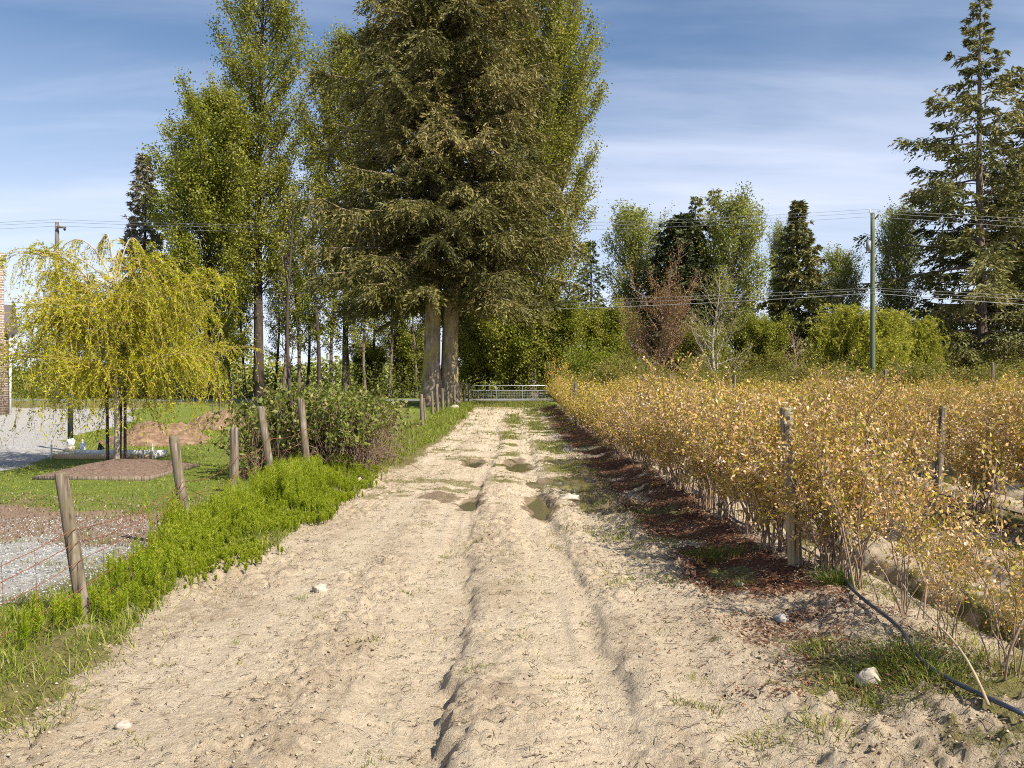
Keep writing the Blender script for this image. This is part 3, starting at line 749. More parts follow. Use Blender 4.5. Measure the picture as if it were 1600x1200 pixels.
L_GRASS = leaf_mat("grass_blades", [(0.085, 0.125, 0.010), (0.16, 0.215, 0.015), (0.24, 0.27, 0.03), (0.38, 0.34, 0.12)], 0.3, 0.5)
L_GRASS_DK = leaf_mat("tuft_blades", [(0.05, 0.085, 0.012), (0.11, 0.15, 0.018), (0.20, 0.20, 0.035), (0.36, 0.30, 0.12)], 0.3, 0.5)
L_UNDER = leaf_mat("undergrowth_leaves", [(0.06, 0.075, 0.014), (0.13, 0.145, 0.022), (0.20, 0.19, 0.045)], 0.3)

def px_loc(px, Z):
    x = (px - 800) * Z / F
    return (x, Z, gz(x, Z))

# ---- the big twin-stemmed spruce
def spruce_prof(t):
    return np.interp(t, [0, 0.06, 0.2, 0.4, 0.6, 0.75, 0.9, 1.0], [5.2, 7.0, 6.9, 6.0, 5.4, 4.4, 2.6, 0.3])
tb, cb = conifer(11, 32.0, 6.2, spruce_prof, 560, droop=0.42, up=0.12, tip=0.16, card=(0.30, 0.080), dens=7.2, per=20, trunk_r=0.52, hang=0.55,
                 trunks=((-0.55, -0.1, 1.0), (0.45, 0.3, 0.96)), lean=(0.3, 0), zpow=1.0, jit=0.46, fill=0.35)
loc = px_loc(692, 48)
r = plant("spruce_tree", "huge brown green conifer with two thick trunks, tallest tree beside the fence line", "tree", loc, tb, cb, M_BARK_SPRUCE, L_SPRUCE)
print("spruce", len(cb.q) and sum(len(a) for a in cb.q))

# ---- cottonwoods across the road
def col_prof(a, b, c):
    return lambda t: np.interp(t, [0, 0.15, 0.45, 0.75, 1.0], [a * 0.7, a, b, c, 0.3])
tb, cb = broadleaf(21, 37, 8.0, col_prof(4.6, 4.6, 3.2), 150, (30, 58), 0.42, (0.18, 0.14), 14, 20, 0.26, 0.27, lean=(0.4, 0))
plant("cottonwood_tree", "tallest airy cottonwood with a straight trunk, left of the spruce", "tree", px_loc(404, 68), tb, cb, M_BARK_DARK, L_COTTON)
tb, cb = broadleaf(22, 24, 1.5, col_prof(4.8, 4.8, 3.6), 190, (25, 55), 0.32, (0.18, 0.145), 15, 27, 0.28, 0.27)
plant("cottonwood_tree", "dense green cottonwood leafy down to the ground behind the young willow", "tree", px_loc(328, 66), tb, cb, M_BARK_DARK, L_COTTON_DK)
tb, cb = broadleaf(23, 31, 9, col_prof(4.6, 5.2, 3.6), 160, (30, 58), 0.28, (0.18, 0.14), 14, 21, 0.26, 0.27)
plant("cottonwood_tree", "olive cottonwood filling the gap between tall cottonwood and spruce", "tree", px_loc(540, 72), tb, cb, M_BARK_GREY, L_COTTON)
tb, cb = broadleaf(24, 38, 3.0, col_prof(5.6, 6.6, 4.6), 260, (35, 62), 0.4, (0.18, 0.145), 14, 25, 0.22, 0.24, bend=0.5)
plant("cottonwood_tree", "big green cottonwood rising behind the right flank of the spruce", "tree", px_loc(830, 70), tb, cb, M_BARK_GREY, L_COTTON)

# thin trunked trees in the row across the road: two kinds, copied
thin = []
for sd, nb in ((31, 46), (32, 40)):
    tb, cb = broadleaf(sd, 19, 4.0, lambda t: np.interp(t, [0, 0.5, 1], [1.9, 2.4, 0.7]), nb, (20, 55), 0.17, (0.18, 0.14), 13, 20, 0.24, 0.3, wob=0.3)
    thin.append((tb, cb))
THIN_L = "slender tree with sparse leaves in the row across the road near the spruce"
THIN_G = "slender trees in the row across the road"
protos = []
for (tb, cb), px in zip(thin, (441, 497)):
    protos.append(plant("slender_tree", THIN_L, "tree", px_loc(px, 69), tb, cb, M_BARK_GREY if px == 441 else M_BARK_DARK, L_COTTON_DK, THIN_G))
g = np.random.default_rng(77)
for i, (px, Z, sc) in enumerate([(466, 70, 0.95), (478, 73, 0.8), (520, 70, 0.9), (548, 71, 0.85), (572, 69, 0.8), (590, 73, 0.75), (608, 70, 0.85), (626, 72, 0.7), (650, 71, 0.75), (383, 72, 0.8), (360, 74, 0.7), (430, 75, 0.75), (735, 72, 0.75), (760, 75, 0.7)]):
    dup(protos[i % 2], px_loc(px, Z), g.uniform(0, 6.28), scale=(sc * 1.0, sc * 1.0, sc * g.uniform(0.9, 1.05)))

# grey fir at the far left, dark conifers
tb, cb = conifer(41, 20.5, 3, lambda t: np.interp(t, [0, 0.3, 1], [3.0, 2.6, 0.3]), 190, 0.3, 0.1, 0.1, (0.40, 0.14), 6, 10, 0.22, 0.3)
plant("fir_tree", "thin grey brown fir standing behind the top of the young willow", "tree", px_loc(225, 70), tb, cb, M_BARK_DARK, L_GREYFIR)
tb, cb = conifer(42, 15.0, 1.0, lambda t: np.interp(t, [0, 0.3, 1], [2.6, 2.3, 0.2]), 130, 0.3, 0.1, 0.1, (0.34, 0.12), 5, 9, 0.22, 0.4)
plant("conifer_tree", "dark narrow conifer tucked behind the cottonwood beside the gate", "tree", px_loc(922, 80), tb, cb, M_BARK_DARK, L_DARKCON)

# understorey behind the gate
tb, cb = broadleaf(51, 8.5, 0.6, lambda t: np.interp(t, [0, 0.3, 0.7, 1], [3.0, 3.8, 3.0, 0.8]), 120, (15, 55), 0.14, (0.19, 0.15), 15, 30, 0.26, 0.33)
und = plant("understorey_tree", "leafy dark green tree directly behind the metal gate", "tree", px_loc(800, 70.5), tb, cb, M_BARK_DARK, L_COTTON_DK, "low leafy trees behind the gate")
dup(und, px_loc(745, 73), 2.0, "leafy low tree between the spruce trunks and the gate", scale=0.9)
dup(und, px_loc(868, 71.5), 4.1, "leafy low tree behind the right end of the gate", scale=0.85)
dup(und, px_loc(640, 74), 1.1, "low leafy tree seen left of the spruce trunks", scale=0.62)
dup(und, px_loc(575, 76), 3.1, "low leafy tree among the slender trunks above the brambles", scale=0.5)

# ---- right hand skyline
for px_, Z_, rz_, sc_, lab_ in ((948, 74, 0.7, 0.82, "low leafy tree right of the gate in front of the dark narrow conifer"),
                                (1185, 73, 2.6, 0.72, "low leafy tree between the pale poplar and the spire topped spruce"),
                                (1100, 72, 5.2, 0.62, "low leafy tree behind the bare pale trunked tree"),
                                (1462, 80, 3.6, 0.72, "low leafy tree beneath the left limbs of the large open fir")):
    dup(und, px_loc(px_, Z_), rz_, lab_, "low leafy trees across the road", sc_)
tb, cb = broadleaf(61, 17.5, 4, lambda t: np.interp(t, [0, 0.3, 0.7, 1], [2.8, 3.5, 3.0, 0.9]), 115, (35, 62), 0.22, (0.20, 0.155), 14, 13, 0.28, 0.30)
p61 = plant("poplar_tree", "round topped pale green poplar just right of the tall cottonwood", "tree", px_loc(990, 82), tb, cb, M_BARK_GREY, L_FAR)
dup(p61, px_loc(1152, 76), 2.3, "light green poplar behind the bare pale trunked tree", scale=(1.0, 1.0, 0.98))
dup(p61, px_loc(1400, 84), 4.0, "tall poplar showing just right of the green utility pole", scale=(0.75, 0.75, 1.02))
dup(p61, px_loc(1318, 88), 1.0, "poplar top between the spire conifer and the utility pole", scale=(0.8, 0.8, 0.82))
dup(p61, px_loc(1216, 86), 5.0, "thin poplar top poking out left of the spire conifer", scale=(0.4, 0.4, 0.95))
tb, cb = conifer(62, 17.0, 0.5, lambda t: np.interp(t, [0, 0.35, 0.7, 0.92, 1], [3.2, 3.6, 3.0, 1.7, 0.5]), 300, 0.3, 0.25, 0.05, (0.42, 0.17), 7, 11, 0.25, 0.3, jit=0.15, fill=0.3)
plant("cedar_tree", "dense dark rounded conifer left of the bare pale trunked tree", "tree", px_loc(1066, 78), tb, cb, M_BARK_DARK, L_DARKCON)
tb, cb = conifer(63, 21.0, 3, lambda t: np.interp(t, [0, 0.3, 1], [2.4, 2.1, 0.3]), 150, 0.35, 0.1, 0.15, (0.42, 0.15), 6, 10, 0.22, 0.35, trunks=((-0.9, 0, 0.96), (1.0, 0.3, 1.0)))
plant("spruce_tree", "twin topped spruce rising above the dark rounded conifer", "tree", px_loc(1102, 84), tb, cb, M_BARK_DARK, L_FIR)
tb, cb = conifer(64, 18.0, 1.0, lambda t: np.interp(t, [0, 0.2, 0.55, 0.85, 1], [3.3, 3.5, 2.6, 1.1, 0.25]), 230, 0.42, 0.1, 0.1, (0.42, 0.15), 6.5, 12, 0.24, 0.5, fill=0.3)
plant("spruce_tree", "spire topped dark spruce left of the utility pole", "tree", px_loc(1247, 76), tb, cb, M_BARK_DARK, L_FIR)
# bare trees in front of them
tb, cb = broadleaf(65, 9.2, 1.0, lambda t: np.interp(t, [0, 0.4, 1], [3.4, 2.6, 0.5]), 46, (12, 62), 0.13, (0.13, 0.09), 13, 7, 0.16, 0.36, bend=0.3, branch_r=0.009, jag=0.05, wob=0.22)
plant("bare_tree", "nearly leafless tree with a pale straight trunk and spreading limbs", "tree", px_loc(1123, 62), tb, cb, M_BARK_PALE, L_BRUSH)
tb, cb = broadleaf(66, 6.9, 0.5, lambda t: np.interp(t, [0, 0.45, 0.8, 1], [2.8, 3.0, 2.2, 0.8]), 60, (20, 68), 0.09, (0.12, 0.08), 16, 9, 0.2, 0.36, bend=0.3, jag=0.06, wob=0.3)
p66 = plant("red_twig_tree", "reddish brown twiggy tree at the left of the pale trunked bare tree", "tree", px_loc(1028, 61), tb, cb, M_TWIG_RED, L_RED)
tb, cb = broadleaf(67, 4.6, 0.4, lambda t: np.interp(t, [0, 0.5, 1], [0.8, 1.0, 0.2]), 30, (40, 65), 0.05, (0.08, 0.05), 9, 3, 0.1, 0.3)
plant("sapling", "thin pinkish bare sapling in front of the spire topped spruce", "tree", px_loc(1238, 58), tb, cb, M_TWIG_RED, L_RED)
# large right hand fir and its neighbour
def fir_prof(t):
    return np.interp(t, [0, 0.08, 0.25, 0.4, 0.6, 0.8, 1.0], [8.0, 9.0, 8.2, 6.6, 4.6, 2.6, 0.3])
tb, cb = conifer(71, 30.0, 2.4, fir_prof, 135, 0.30, 0.14, 0.18, (0.40, 0.13), 7.2, 13, 0.42, 0.38, jit=0.55, fill=0.25, zpow=1.15)
plant("fir_tree", "large open fir with long drooping limbs at the right edge", "tree", px_loc(1532, 74), tb, cb, M_BARK_GREY, L_FIR, scale=1.19)
tb, cb = conifer(72, 25.0, 2.2, fir_prof, 170, 0.36, 0.1, 0.18, (0.44, 0.15), 6.8, 12, 0.38, 0.42, jit=0.35, fill=0.35)
plant("fir_tree", "second fir mostly hidden behind the large open fir", "tree", px_loc(1618, 79), tb, cb, M_BARK_GREY, L_FIR, scale=1.19)

# ---- weeping willows
def willow(seed, H, rad, strands, per, leaf, trunk_r, z_first, strand_len, tw=0.006):
    g = np.random.default_rng(seed)
    tb, sb, cb = MB(), MB(), MB()
    s = np.linspace(0, 1, 8)
    Ht = H * 0.62
    tb.tubes(np.stack([0.05 * np.sin(s * 4), 0.04 * np.cos(s * 5) - 0.04, s * Ht - 0.2 * (s == 0)], 1), trunk_r * (1.05 - 0.55 * s), 10)
    nl = 22; ends = []
    limbs = []
    for i in range(nl):
        z = z_first + (Ht - z_first) * (i / (nl - 1)) ** 0.9
        az = i * 2.39996 + g.uniform(-0.3, 0.3)
        L = rad * g.uniform(0.45, 0.95); rise = (H - z) * g.uniform(0.35, 0.95) * (0.35 + 0.65 * i / nl)
        q = np.linspace(0, 1, 8)
        P = np.stack([np.cos(az) * L * q, np.sin(az) * L * q, z + rise * (1.9 * q - 1.1 * q * q)], 1)
        tb.tubes(P, trunk_r * 0.42 * (1.05 - 0.85 * q), 6); limbs.append(P)
    N = strands
    li = g.integers(0, nl, N); q = g.uniform(0.15, 1.0, N)
    LP = np.array(limbs); fi = q * 7; i0 = np.clip(fi.astype(int), 0, 6); fr = (fi - i0)[:, None]
    o = LP[li, i0] * (1 - fr) + LP[li, i0 + 1] * fr
    out = norm(o * np.array([1, 1, 0]) + g.normal(0, 0.55, (N, 3)) * np.array([1, 1, 0]) * rad * 0.6)
    Ls = strand_len * g.uniform(0.5, 1.15, N)
    a_ = g.uniform(0.35, 1.05, N) * Ls; b_ = g.uniform(0.1, 0.75, N) * Ls; c_ = g.uniform(0.55, 1.25, N) * Ls
    n = 11; w = np.linspace(0, 1, n)
    curl = g.normal(0, 0.17, (N, 3)) * np.array([1, 1, 0])
    def pts(w):
        return o[:, None] + out[:, None] * (a_[:, None] * (w - 0.35 * w * w))[..., None] + curl[:, None] * (Ls[:, None] * np.sin(w * 3.0))[..., None] + np.array([0, 0, 1.0]) * (b_[:, None] * w - c_[:, None] * w * w)[..., None]
    P = pts(np.broadcast_to(w, (N, n)))
    P[..., 2] = np.maximum(P[..., 2], z_first * 0.26 + 0.45 * g.uniform(0, 1, (N, 1)))
    sb.tubes(P, tw * (1.15 - 0.9 * w)[None], 3)
    k = per
    u = g.uniform(0.12, 1.0, (N, k)); C = pts(u)
    C[..., 2] = np.maximum(C[..., 2], z_first * 0.26 + 0.6 * g.uniform(0, 1, (N, k)))
    tang = norm(pts(np.clip(u + 0.03, 0, 1.1)) - pts(u)).reshape(-1, 3)
    C = C.reshape(-1, 3) + g.normal(0, leaf[0] * 0.2, (N * k, 3))
    a = tang * 0.8 + g.normal(0, 0.6, (N * k, 3))
    sh = np.clip(np.repeat(g.uniform(0, 1, N), k) * 0.5 + g.uniform(0, 0.5, N * k), 0, 1)
    cb.leaves(C, a, leaf[0] * g.uniform(0.6, 1.3, N * k), leaf[1] * g.uniform(0.7, 1.3, N * k), sh, g, flat=1.2)
    return tb, sb, cb
WX, WY = -8.0, 16.8
tb, sb, cb = willow(81, 4.7, 2.35, 1250, 70, (0.070, 0.018), 0.062, 1.25, 2.0, 0.0058)
# long leaders that arch out of the top
g = np.random.default_rng(83)
for az, L, rise in ((2.7, 1.5, 1.0), (3.05, 2.0, 0.75), (2.2, 0.75, 1.1), (3.4, 1.9, 0.35), (0.3, 0.5, 1.0), (1.6, 0.6, 0.8), (0.9, 0.9, 0.45)):
    q = np.linspace(0, 1, 14)
    P = np.stack([np.cos(az) * L * q, np.sin(az) * L * 0.5 * q, 3.6 + rise * (3.2 * q - 2.4 * q * q) ], 1)
    tb.tubes(P, 0.022 * (1.05 - 0.85 * q), 5)
    for j in range(26):
        w_ = g.uniform(0.35, 1.0); o = np.array([np.interp(w_, q, P[:, i]) for i in range(3)])
        ln = g.uniform(0.2, 0.6); u = np.linspace(0, 1, 6)
        d = norm(np.array([np.cos(az), 0.3 * g.normal(), 0]) + g.normal(0, 0.3, 3))
        SP = o + d * ln * 0.5 * u[:, None] + np.array([0, 0, -1.0]) * (ln * u ** 1.6)[:, None]
        sb.tubes(SP, 0.005 * (1.1 - 0.8 * u), 3)
        kk = 16; uu = g.uniform(0.1, 1, kk); C = np.stack([np.interp(uu, u, SP[:, i]) for i in range(3)], 1)
        cb.leaves(C, g.normal(0, 0.6, (kk, 3)) + np.array([0, 0, -0.8]), 0.06 * g.uniform(0.6, 1.3, kk), 0.016, g.uniform(0, 0.8, kk), g)
r = thing("willow_tree", "young golden weeping willow staked in a mulched bed on the lawn", "tree", (WX, WY, gz(WX, WY)))
tb.build("trunk", M_BARK_PALE, r, True); sb.build("drooping_twigs", M_TWIG_GOLD, r); cb.build("crown", L_WILLOW, r)
tb, sb, cb = willow(82, 11.0, 3.9, 1000, 60, (0.28, 0.10), 0.22, 3.0, 4.6, 0.012)
wp = px_loc(1340, 63.5)
r = thing("willow_tree", "large yellow green weeping willow behind the utility pole", "tree", wp, 0, None, (0.76, 0.7, 0.70))
tb.build("trunk", M_BARK_GREY, r, True); sb.build("drooping_twigs", M_TWIG_GOLD, r); cb.build("crown", L_WILLOW_FAR, r)
r = dup(r, px_loc(1428, 66), 1.9, "smaller yellow green willow between the utility pole and the large fir", scale=(0.5, 0.5, 0.62))

# ---- brush hedge along the back of the berry field
tb, cb = shrub(91, 3.4, 3.0, 34, 16, 11, (0.13, 0.085), 0.12, 0.12, 0.016, 0.4, 0.55)
BL = "wild leafy shrub in the overgrown hedge behind the berry rows"; BG = "shrubs of the hedge behind the berry rows"
b1 = plant("wild_shrub", BL, "shrub", px_loc(960, 53), tb, cb, M_TWIG_RED, L_BRUSH, BG, ("stems", "foliage"))
tb, cb = shrub(92, 3.2, 2.6, 44, 14, 7, (0.11, 0.06), 0.12, 0.1, 0.016, 0.5, 0.5)
b2 = plant("wild_shrub", BL, "shrub", px_loc(1010, 51), tb, cb, M_DEAD, L_BRUSH, BG, ("stems", "foliage"))
g = np.random.default_rng(93)
for i, px in enumerate(np.arange(905, 1640, 38)):
    if i in (1, 3): continue
    Z = g.uniform(49.5, 56); dup((b1, b2)[i % 2], px_loc(px + g.uniform(-12, 12), Z), g.uniform(0, 6.28), scale=(g.uniform(0.9, 1.3), g.uniform(0.9, 1.2), g.uniform(0.72, 1.05)))
for i, px in enumerate(np.arange(930, 1660, 44)):
    Z = g.uniform(68, 74); dup((b1, b2)[i % 2], px_loc(px + g.uniform(-12, 12), Z), g.uniform(0, 6.28), "tall brush growing across the road under the far trees", "brush under the far trees", (1.5, 1.4, g.uniform(1.0, 1.6)))
tb, cb = shrub(94, 4.2, 4.6, 34, 16, 13, (0.16, 0.11), 0.14, 0.12, 0.02, 0.3, 0.6)
plant("bright_shrub", "bright lime green shrub just right of the gate", "shrub", px_loc(925, 60), tb, cb, M_TWIG_RED, L_LIME, None, ("stems", "foliage"))
tb, cb = shrub(95, 2.0, 3.0, 22, 12, 10, (0.12, 0.07), 0.1, 0.12, 0.02, 0.2, 0.4)
plant("orange_shrub", "upright olive orange shrub at the right end of the gate", "shrub", px_loc(868, 57.5), tb, cb, M_TWIG_RED, L_BERRY_FAR, None, ("stems", "foliage"))

# undergrowth across the road: a low tangle nobody could count
g = np.random.default_rng(96); b = MB()
N = 26000
X = g.uniform(-44, 6, N); Y = g.uniform(67.5, 76, N); top = 0.6 + 2.4 * ss(0.3, 0.7, vnoise(X * 0.35, Y * 0.35, 3))
b.leaves(np.stack([X, Y, ground_z(X, Y, False) + top * g.uniform(0, 1, N)], 1), g.normal(0, 1, (N, 3)), 0.22 * g.uniform(0.5, 1.2, N), 0.15, g.uniform(0, 1, N), g)
tag(b.build("undergrowth", L_UNDER), "low green undergrowth along the far side of the road", "undergrowth", None, "stuff")
b = MB(); N = 60000
X = g.uniform(-170, 170, N); Y = g.uniform(135, 160, N); top = (3.0 + 6.0 * ss(8, 25, X)) * (0.7 + 0.6 * vnoise(X * 0.2, 4.0, 9)) + 7.0 * vnoise(X * 0.09, Y * 0.05, 6) * vnoise(X * 0.4, 2.2, 7)
b.leaves(np.stack([X, Y, 0.4 + top * g.uniform(0, 1, N)], 1), g.normal(0, 1, (N, 3)), 0.8 * g.uniform(0.5, 1.2, N), 0.6, g.uniform(0, 1, N), g)
tag(b.build("treeline", L_FAR), "distant line of trees closing the fields", "treeline", None, "stuff")

# ------------------------------------------------------------------ posts
def post_mb(h, r, seed, taper=0.92, sides=14, lean=(0, 0)):
    g = np.random.default_rng(seed); b = MB(); n = 12
    s = np.concatenate([np.linspace(0, 0.96, n - 3), [0.975, 0.99, 1.0]])
    th = np.arange(sides) * 2 * np.pi / sides
    prof = np.concatenate([np.linspace(1, taper, n - 3), [taper * 0.985, taper * 0.93, taper * 0.84]])
    ir = 1 + 0.05 * g.normal(size=sides) * 0.6 + 0.03 * np.sin(th * 2 + seed)
    v = []
    for i in range(n):
        rr = r * prof[i] * ir * (1 + 0.015 * g.normal(size=sides))
        z = s[i] * h - (0.15 if i == 0 else 0)
        v.append(np.stack([lean[0] * s[i] * h + rr * np.cos(th), lean[1] * s[i] * h + rr * np.sin(th), np.full(sides, z) + (0.006 * g.normal(size=sides) if i >= n - 2 else 0)], 1))
    v = np.concatenate(v + [np.array([[lean[0] * h, lean[1] * h, h + 0.002]])])
    q = [[i * sides + j, i * sides + (j + 1) % sides, (i + 1) * sides + (j + 1) % sides, (i + 1) * sides + j] for i in range(n - 1) for j in range(sides)]
    t = [[(n - 1) * sides + j, (n - 1) * sides + (j + 1) % sides, n * sides] for j in range(sides)]
    b.add(v, q=q, t=t)
    return b

# ---- the old wire fence on the left
FX = -3.15; 
fence = thing("wire_fence", "old wire fence of leaning wooden posts and rusty strands along the left of the track", "fence", (0, 0, 0))
#        base px, Z, top px, top py, radius
FP = [(132, 6.1, 99, 738, 0.052), (294, 9.0, 273, 681, 0.055), (365, 11.2, 367, 668, 0.062), (429, 13.0, 408, 635, 0.066), (482, 14.2, 470, 623, 0.068),
      (519, 20.5, 517, 636, 0.06), (550, 23.0, 548, 640, 0.055), (618, 27.0, 617, 633, 0.06), (660, 31.5, 658, 616, 0.07), (664, 35.0, 662, 622, 0.06),
      (676, 39.5, 675, 612, 0.07), (684, 41.0, 682, 600, 0.08), (692, 43.0, 691, 607, 0.08), (700, 45.0, 699, 598, 0.085), (710, 46.5, 710, 604, 0.08), (717, 48.5, 720, 597, 0.085), (725, 50.5, 726, 602, 0.085), (733, 53.5, 733, 600, 0.09)]
tops = []
for i, (bx, Z, tx, ty, r_) in enumerate(FP):
    p0 = np.array([(bx - 800) * Z / F, Z, 0.0]); p0[2] = gz(p0[0], Z)
    p1 = at(tx, ty, Z)
    h = max(0.7, p1[2] - p0[2]); ln = ((p1[0] - p0[0]) / h, 0.02 * math.sin(i * 3))
    if i in (0, 1, 3): ln = (ln[0], -0.03)
    post_mb(h, r_, 200 + i, lean=ln).build("post", M_POST, fence, False, p0)
    tops.append((p0, h, np.array([ln[0], ln[1], 1.0]), r_))
def strand_between(i, f0, j, f1, sag, n=14):
    a = tops[i][0] + tops[i][2] * tops[i][1] * f0 + np.array([tops[i][3] * 0.95, -tops[i][3] * 0.5, 0]); b_ = tops[j][0] + tops[j][2] * tops[j][1] * f1 + np.array([tops[j][3] * 0.95, -tops[j][3] * 0.5, 0])
    u = np.linspace(0, 1, n)[:, None]
    return a + (b_ - a) * u - np.array([0, 0, 1.0]) * sag * 4 * u * (1 - u)
g = np.random.default_rng(207)
for f0, sg in ((0.62, 0.10), (0.53, 0.16), (0.40, 0.05), (0.22, 0.04), (0.10, 0.03)):
    pts = []
    a0 = tops[0][0] + tops[0][2] * tops[0][1] * f0 + np.array([0.05, -0.03, 0])
    u = np.linspace(0, 1, 16)[:, None]
    pts.append(np.array([-3.35, 2.6, gz(-3.35, 2.6) + 0.95 * f0]) * (1 - u) + a0 * u - np.array([0, 0, 1.0]) * 0.12 * 4 * u * (1 - u))
    for i in range(0, 9):
        f1 = f0 * g.uniform(0.85, 1.1); fa = f0 if i == 0 else fa_next
        pts.append(strand_between(i, fa, i + 1, f1, sg * g.uniform(0.5, 1.3))); fa_next = f1
    P = np.concatenate([p if k == 0 else p[1:] for k, p in enumerate(pts)])
    b = MB(); b.tubes(P + g.normal(0, 0.004, P.shape), 0.0030, 4)
    # barbs
    if f0 > 0.5:
        L = np.linalg.norm(np.diff(P, axis=0), axis=1).cumsum(); L = np.concatenate([[0], L])
        q = np.arange(0.1, min(L[-1], 14), 0.13); C = np.stack([np.interp(q, L, P[:, k]) for k in range(3)], 1)
        d = norm(g.normal(size=C.shape)) * 0.014
        b.tubes(np.stack([C - d, C, C + d], 1), 0.0022, 3)
    b.build("wire", M_RUST, fence)
# light vertical stays of the page wire by the first post
b = MB()
for x_, y_ in [(-3.28 + 0.02 * k, 3.9 + 0.33 * k) for k in range(6)] + [(-3.2 - 0.055 * k, 6.5 + 0.36 * k) for k in range(7)]:
    z_ = gz(x_, y_); b = MB(); b.tubes(np.array([[x_, y_, z_], [x_ + 0.01, y_, z_ + 0.3], [x_ - 0.005, y_, z_ + 0.58]]), 0.0018, 3)
    b.build("wire_stay", M_RUST, fence)

# ---- posts of the berry rows
PL = "weathered trellis post standing in the berry rows"
TP = [((1243, 7.05), (1228, 637), 0.062, "tall weathered wooden post at the front of the first berry row"),
      ((1464, 11.5), (1474, 634), 0.055, "round wooden post in the second berry row with a mossy foot"),
      ((1289, 15.6), (1289, 620), 0.06, "short topped post poking out of the bushes between the two nearest posts")]
for k, ((bx, Z), (tx, ty), r_, lab) in enumerate(TP):
    x0 = (bx - 800) * Z / F; z0 = gz(x0, Z); p1 = at(tx, ty, Z); h = p1[2] - z0
    ln = ((p1[0] - x0) / h, 0)
    tag(post_mb(h, r_, 300 + k, lean=ln).build("trellis_post", M_POST_TREATED if k == 0 else M_POST, None, False, (x0, Z, z0)), lab, "post", "posts in the berry rows")
FPX = [(900, 30, 604, 'first'), (918, 27.5, 612, 'first'), (943, 40, 602, 'second'), (999, 33, 592, 'second'), (1046, 40, 590, 'third'), (1147, 36, 592, 'fourth'), (1384, 34, 583, 'seventh'), (1551, 38, 572, 'ninth')]
for k, (px, Z, ty, _) in enumerate(FPX):
    x0 = (px - 800) * Z / F; z0 = gz(x0, Z); h = at(px, ty - 6, Z)[2] - z0
    tag(post_mb(h, 0.075, 320 + k, lean=(0.01 * (k % 3 - 1), 0)).build("trellis_post", M_POST, None, False, (x0, Z, z0)), "thin far post just showing above the bushes towards the back of the berry field", "post", "far posts of the berry rows")

# ------------------------------------------------------------------ blueberry bushes
near_v = []
for sd in (401, 402, 403, 404):
    near_v.append(shrub(sd, 1.5, 1.65, 26, 15, 17, (0.044, 0.023), 0.022, 0.28, 0.0085, 0.55, 0.30))
far_v = []
for sd in (411, 412, 413):
    far_v.append(shrub(sd, 1.5, 1.55, 22, 12, 12, (0.062, 0.034), 0.05, 0.24, 0.009, 0.5, 0.28))
sparse_v = []
for sd in (421, 422, 423):
    sparse_v.append(shrub(sd, 1.15, 1.35, 10, 12, 15, (0.038, 0.020), 0.035, 0.42, 0.0075, 0.35, 0.22))
ROWNAME = ["row nearest the dirt track", "second row from the dirt track", "third row from the dirt track", "fourth row from the dirt track", "fifth row from the dirt track", "sixth row from the dirt track", "seventh row from the dirt track", "eighth row from the dirt track", "ninth row from the dirt track"]
g = np.random.default_rng(430)
proto = {}
def bush(kind, v, loc, rz, sc, label, group):
    key = (kind, v)
    if key not in proto:
        tb, cb = {'near': near_v, 'far': far_v, 'sparse': sparse_v}[kind][v]
        proto[key] = plant("blueberry_bush", label, "bush", loc, tb, cb, M_CANE, L_BERRY if kind != 'far' else L_BERRY_FAR, group, ("canes", "foliage"), rz, sc)
        return proto[key]
    return dup(proto[key], loc, rz, label, group, sc)
nb_ = 0
for k, rx in enumerate(ROWS):
    y = 6.9 if k == 0 else max(8.2, rx / 0.70)
    while y < FIELD_END - 0.5:
        x = rx + g.normal(0, 0.08)
        if k == 0: x += 0.06 * (y - 7) / 10
        if k == 1 and 10.3 < y < 12.3: y += 0.5; continue
        kind = 'near' if y < 19 else 'far'
        v = int(g.integers(0, 4 if kind == 'near' else 3))
        s_ = g.uniform(0.74, 1.08)
        if k == 0 and y < 8: s_ = 0.93
        bush(kind, v, (x, y, gz(x, y)), g.uniform(0, 6.28), (s_ * 1.0, s_ * 1.0, s_ * g.uniform(0.92, 1.06)), "bronze leaved blueberry bush in the " + ROWNAME[k], "blueberry bushes in the " + ROWNAME[k])
        nb_ += 1
        y += g.uniform(0.78, 1.0) if y < 25 else g.uniform(0.95, 1.15)
print("bushes", nb_)
SP = [(1345, 6.35, 1.08, "sparse young blueberry bush right behind the bend of the black pipe"),
      (1298, 6.75, 1.12, "sparse blueberry bush just right of the tall front post"),
      (1412, 5.5, 0.92, "leggy blueberry bush with a few tall bare stems beside the pipe"),
      (1480, 4.95, 0.56, "leggy blueberry bush nearest the long fallen cane"),
      (1470, 6.2, 0.55, "small sparse blueberry bush at the brink of the water ditch"),
      (1578, 4.35, 0.85, "dark stemmed blueberry bush cut by the lower right edge"),
      (1595, 5.4, 0.6, "thin blueberry bush at the right edge beside the ditch")]
for i, (px, Z, sc, lab) in enumerate(SP):
    x = (px - 800) * Z / F
    bush('sparse', i % 3, (x, Z, gz(x, Z)), i * 1.3, (sc * 0.9, sc * 0.9, sc), lab, "sparse bushes at the front of the first row")
# long fallen cane
P0, P1 = at(1545, 1140, 3.88), at(1416, 905, 4.75)
P0[2] = max(P0[2], gz(P0[0], P0[1]) + 0.03)
u = np.linspace(0, 1, 12)[:, None]
Pc = P0 + (P1 - P0) * u + np.array([0.02, 0, 0.03]) * np.sin(u * 5)
b = MB(); b.tubes(Pc, 0.0075 * (1.1 - 0.6 * u[:, 0]), 6, cap=True)
tag(b.build("fallen_cane", M_TANCANE), "long tan cane leaning across the black pipe in the lower right corner", "cane")

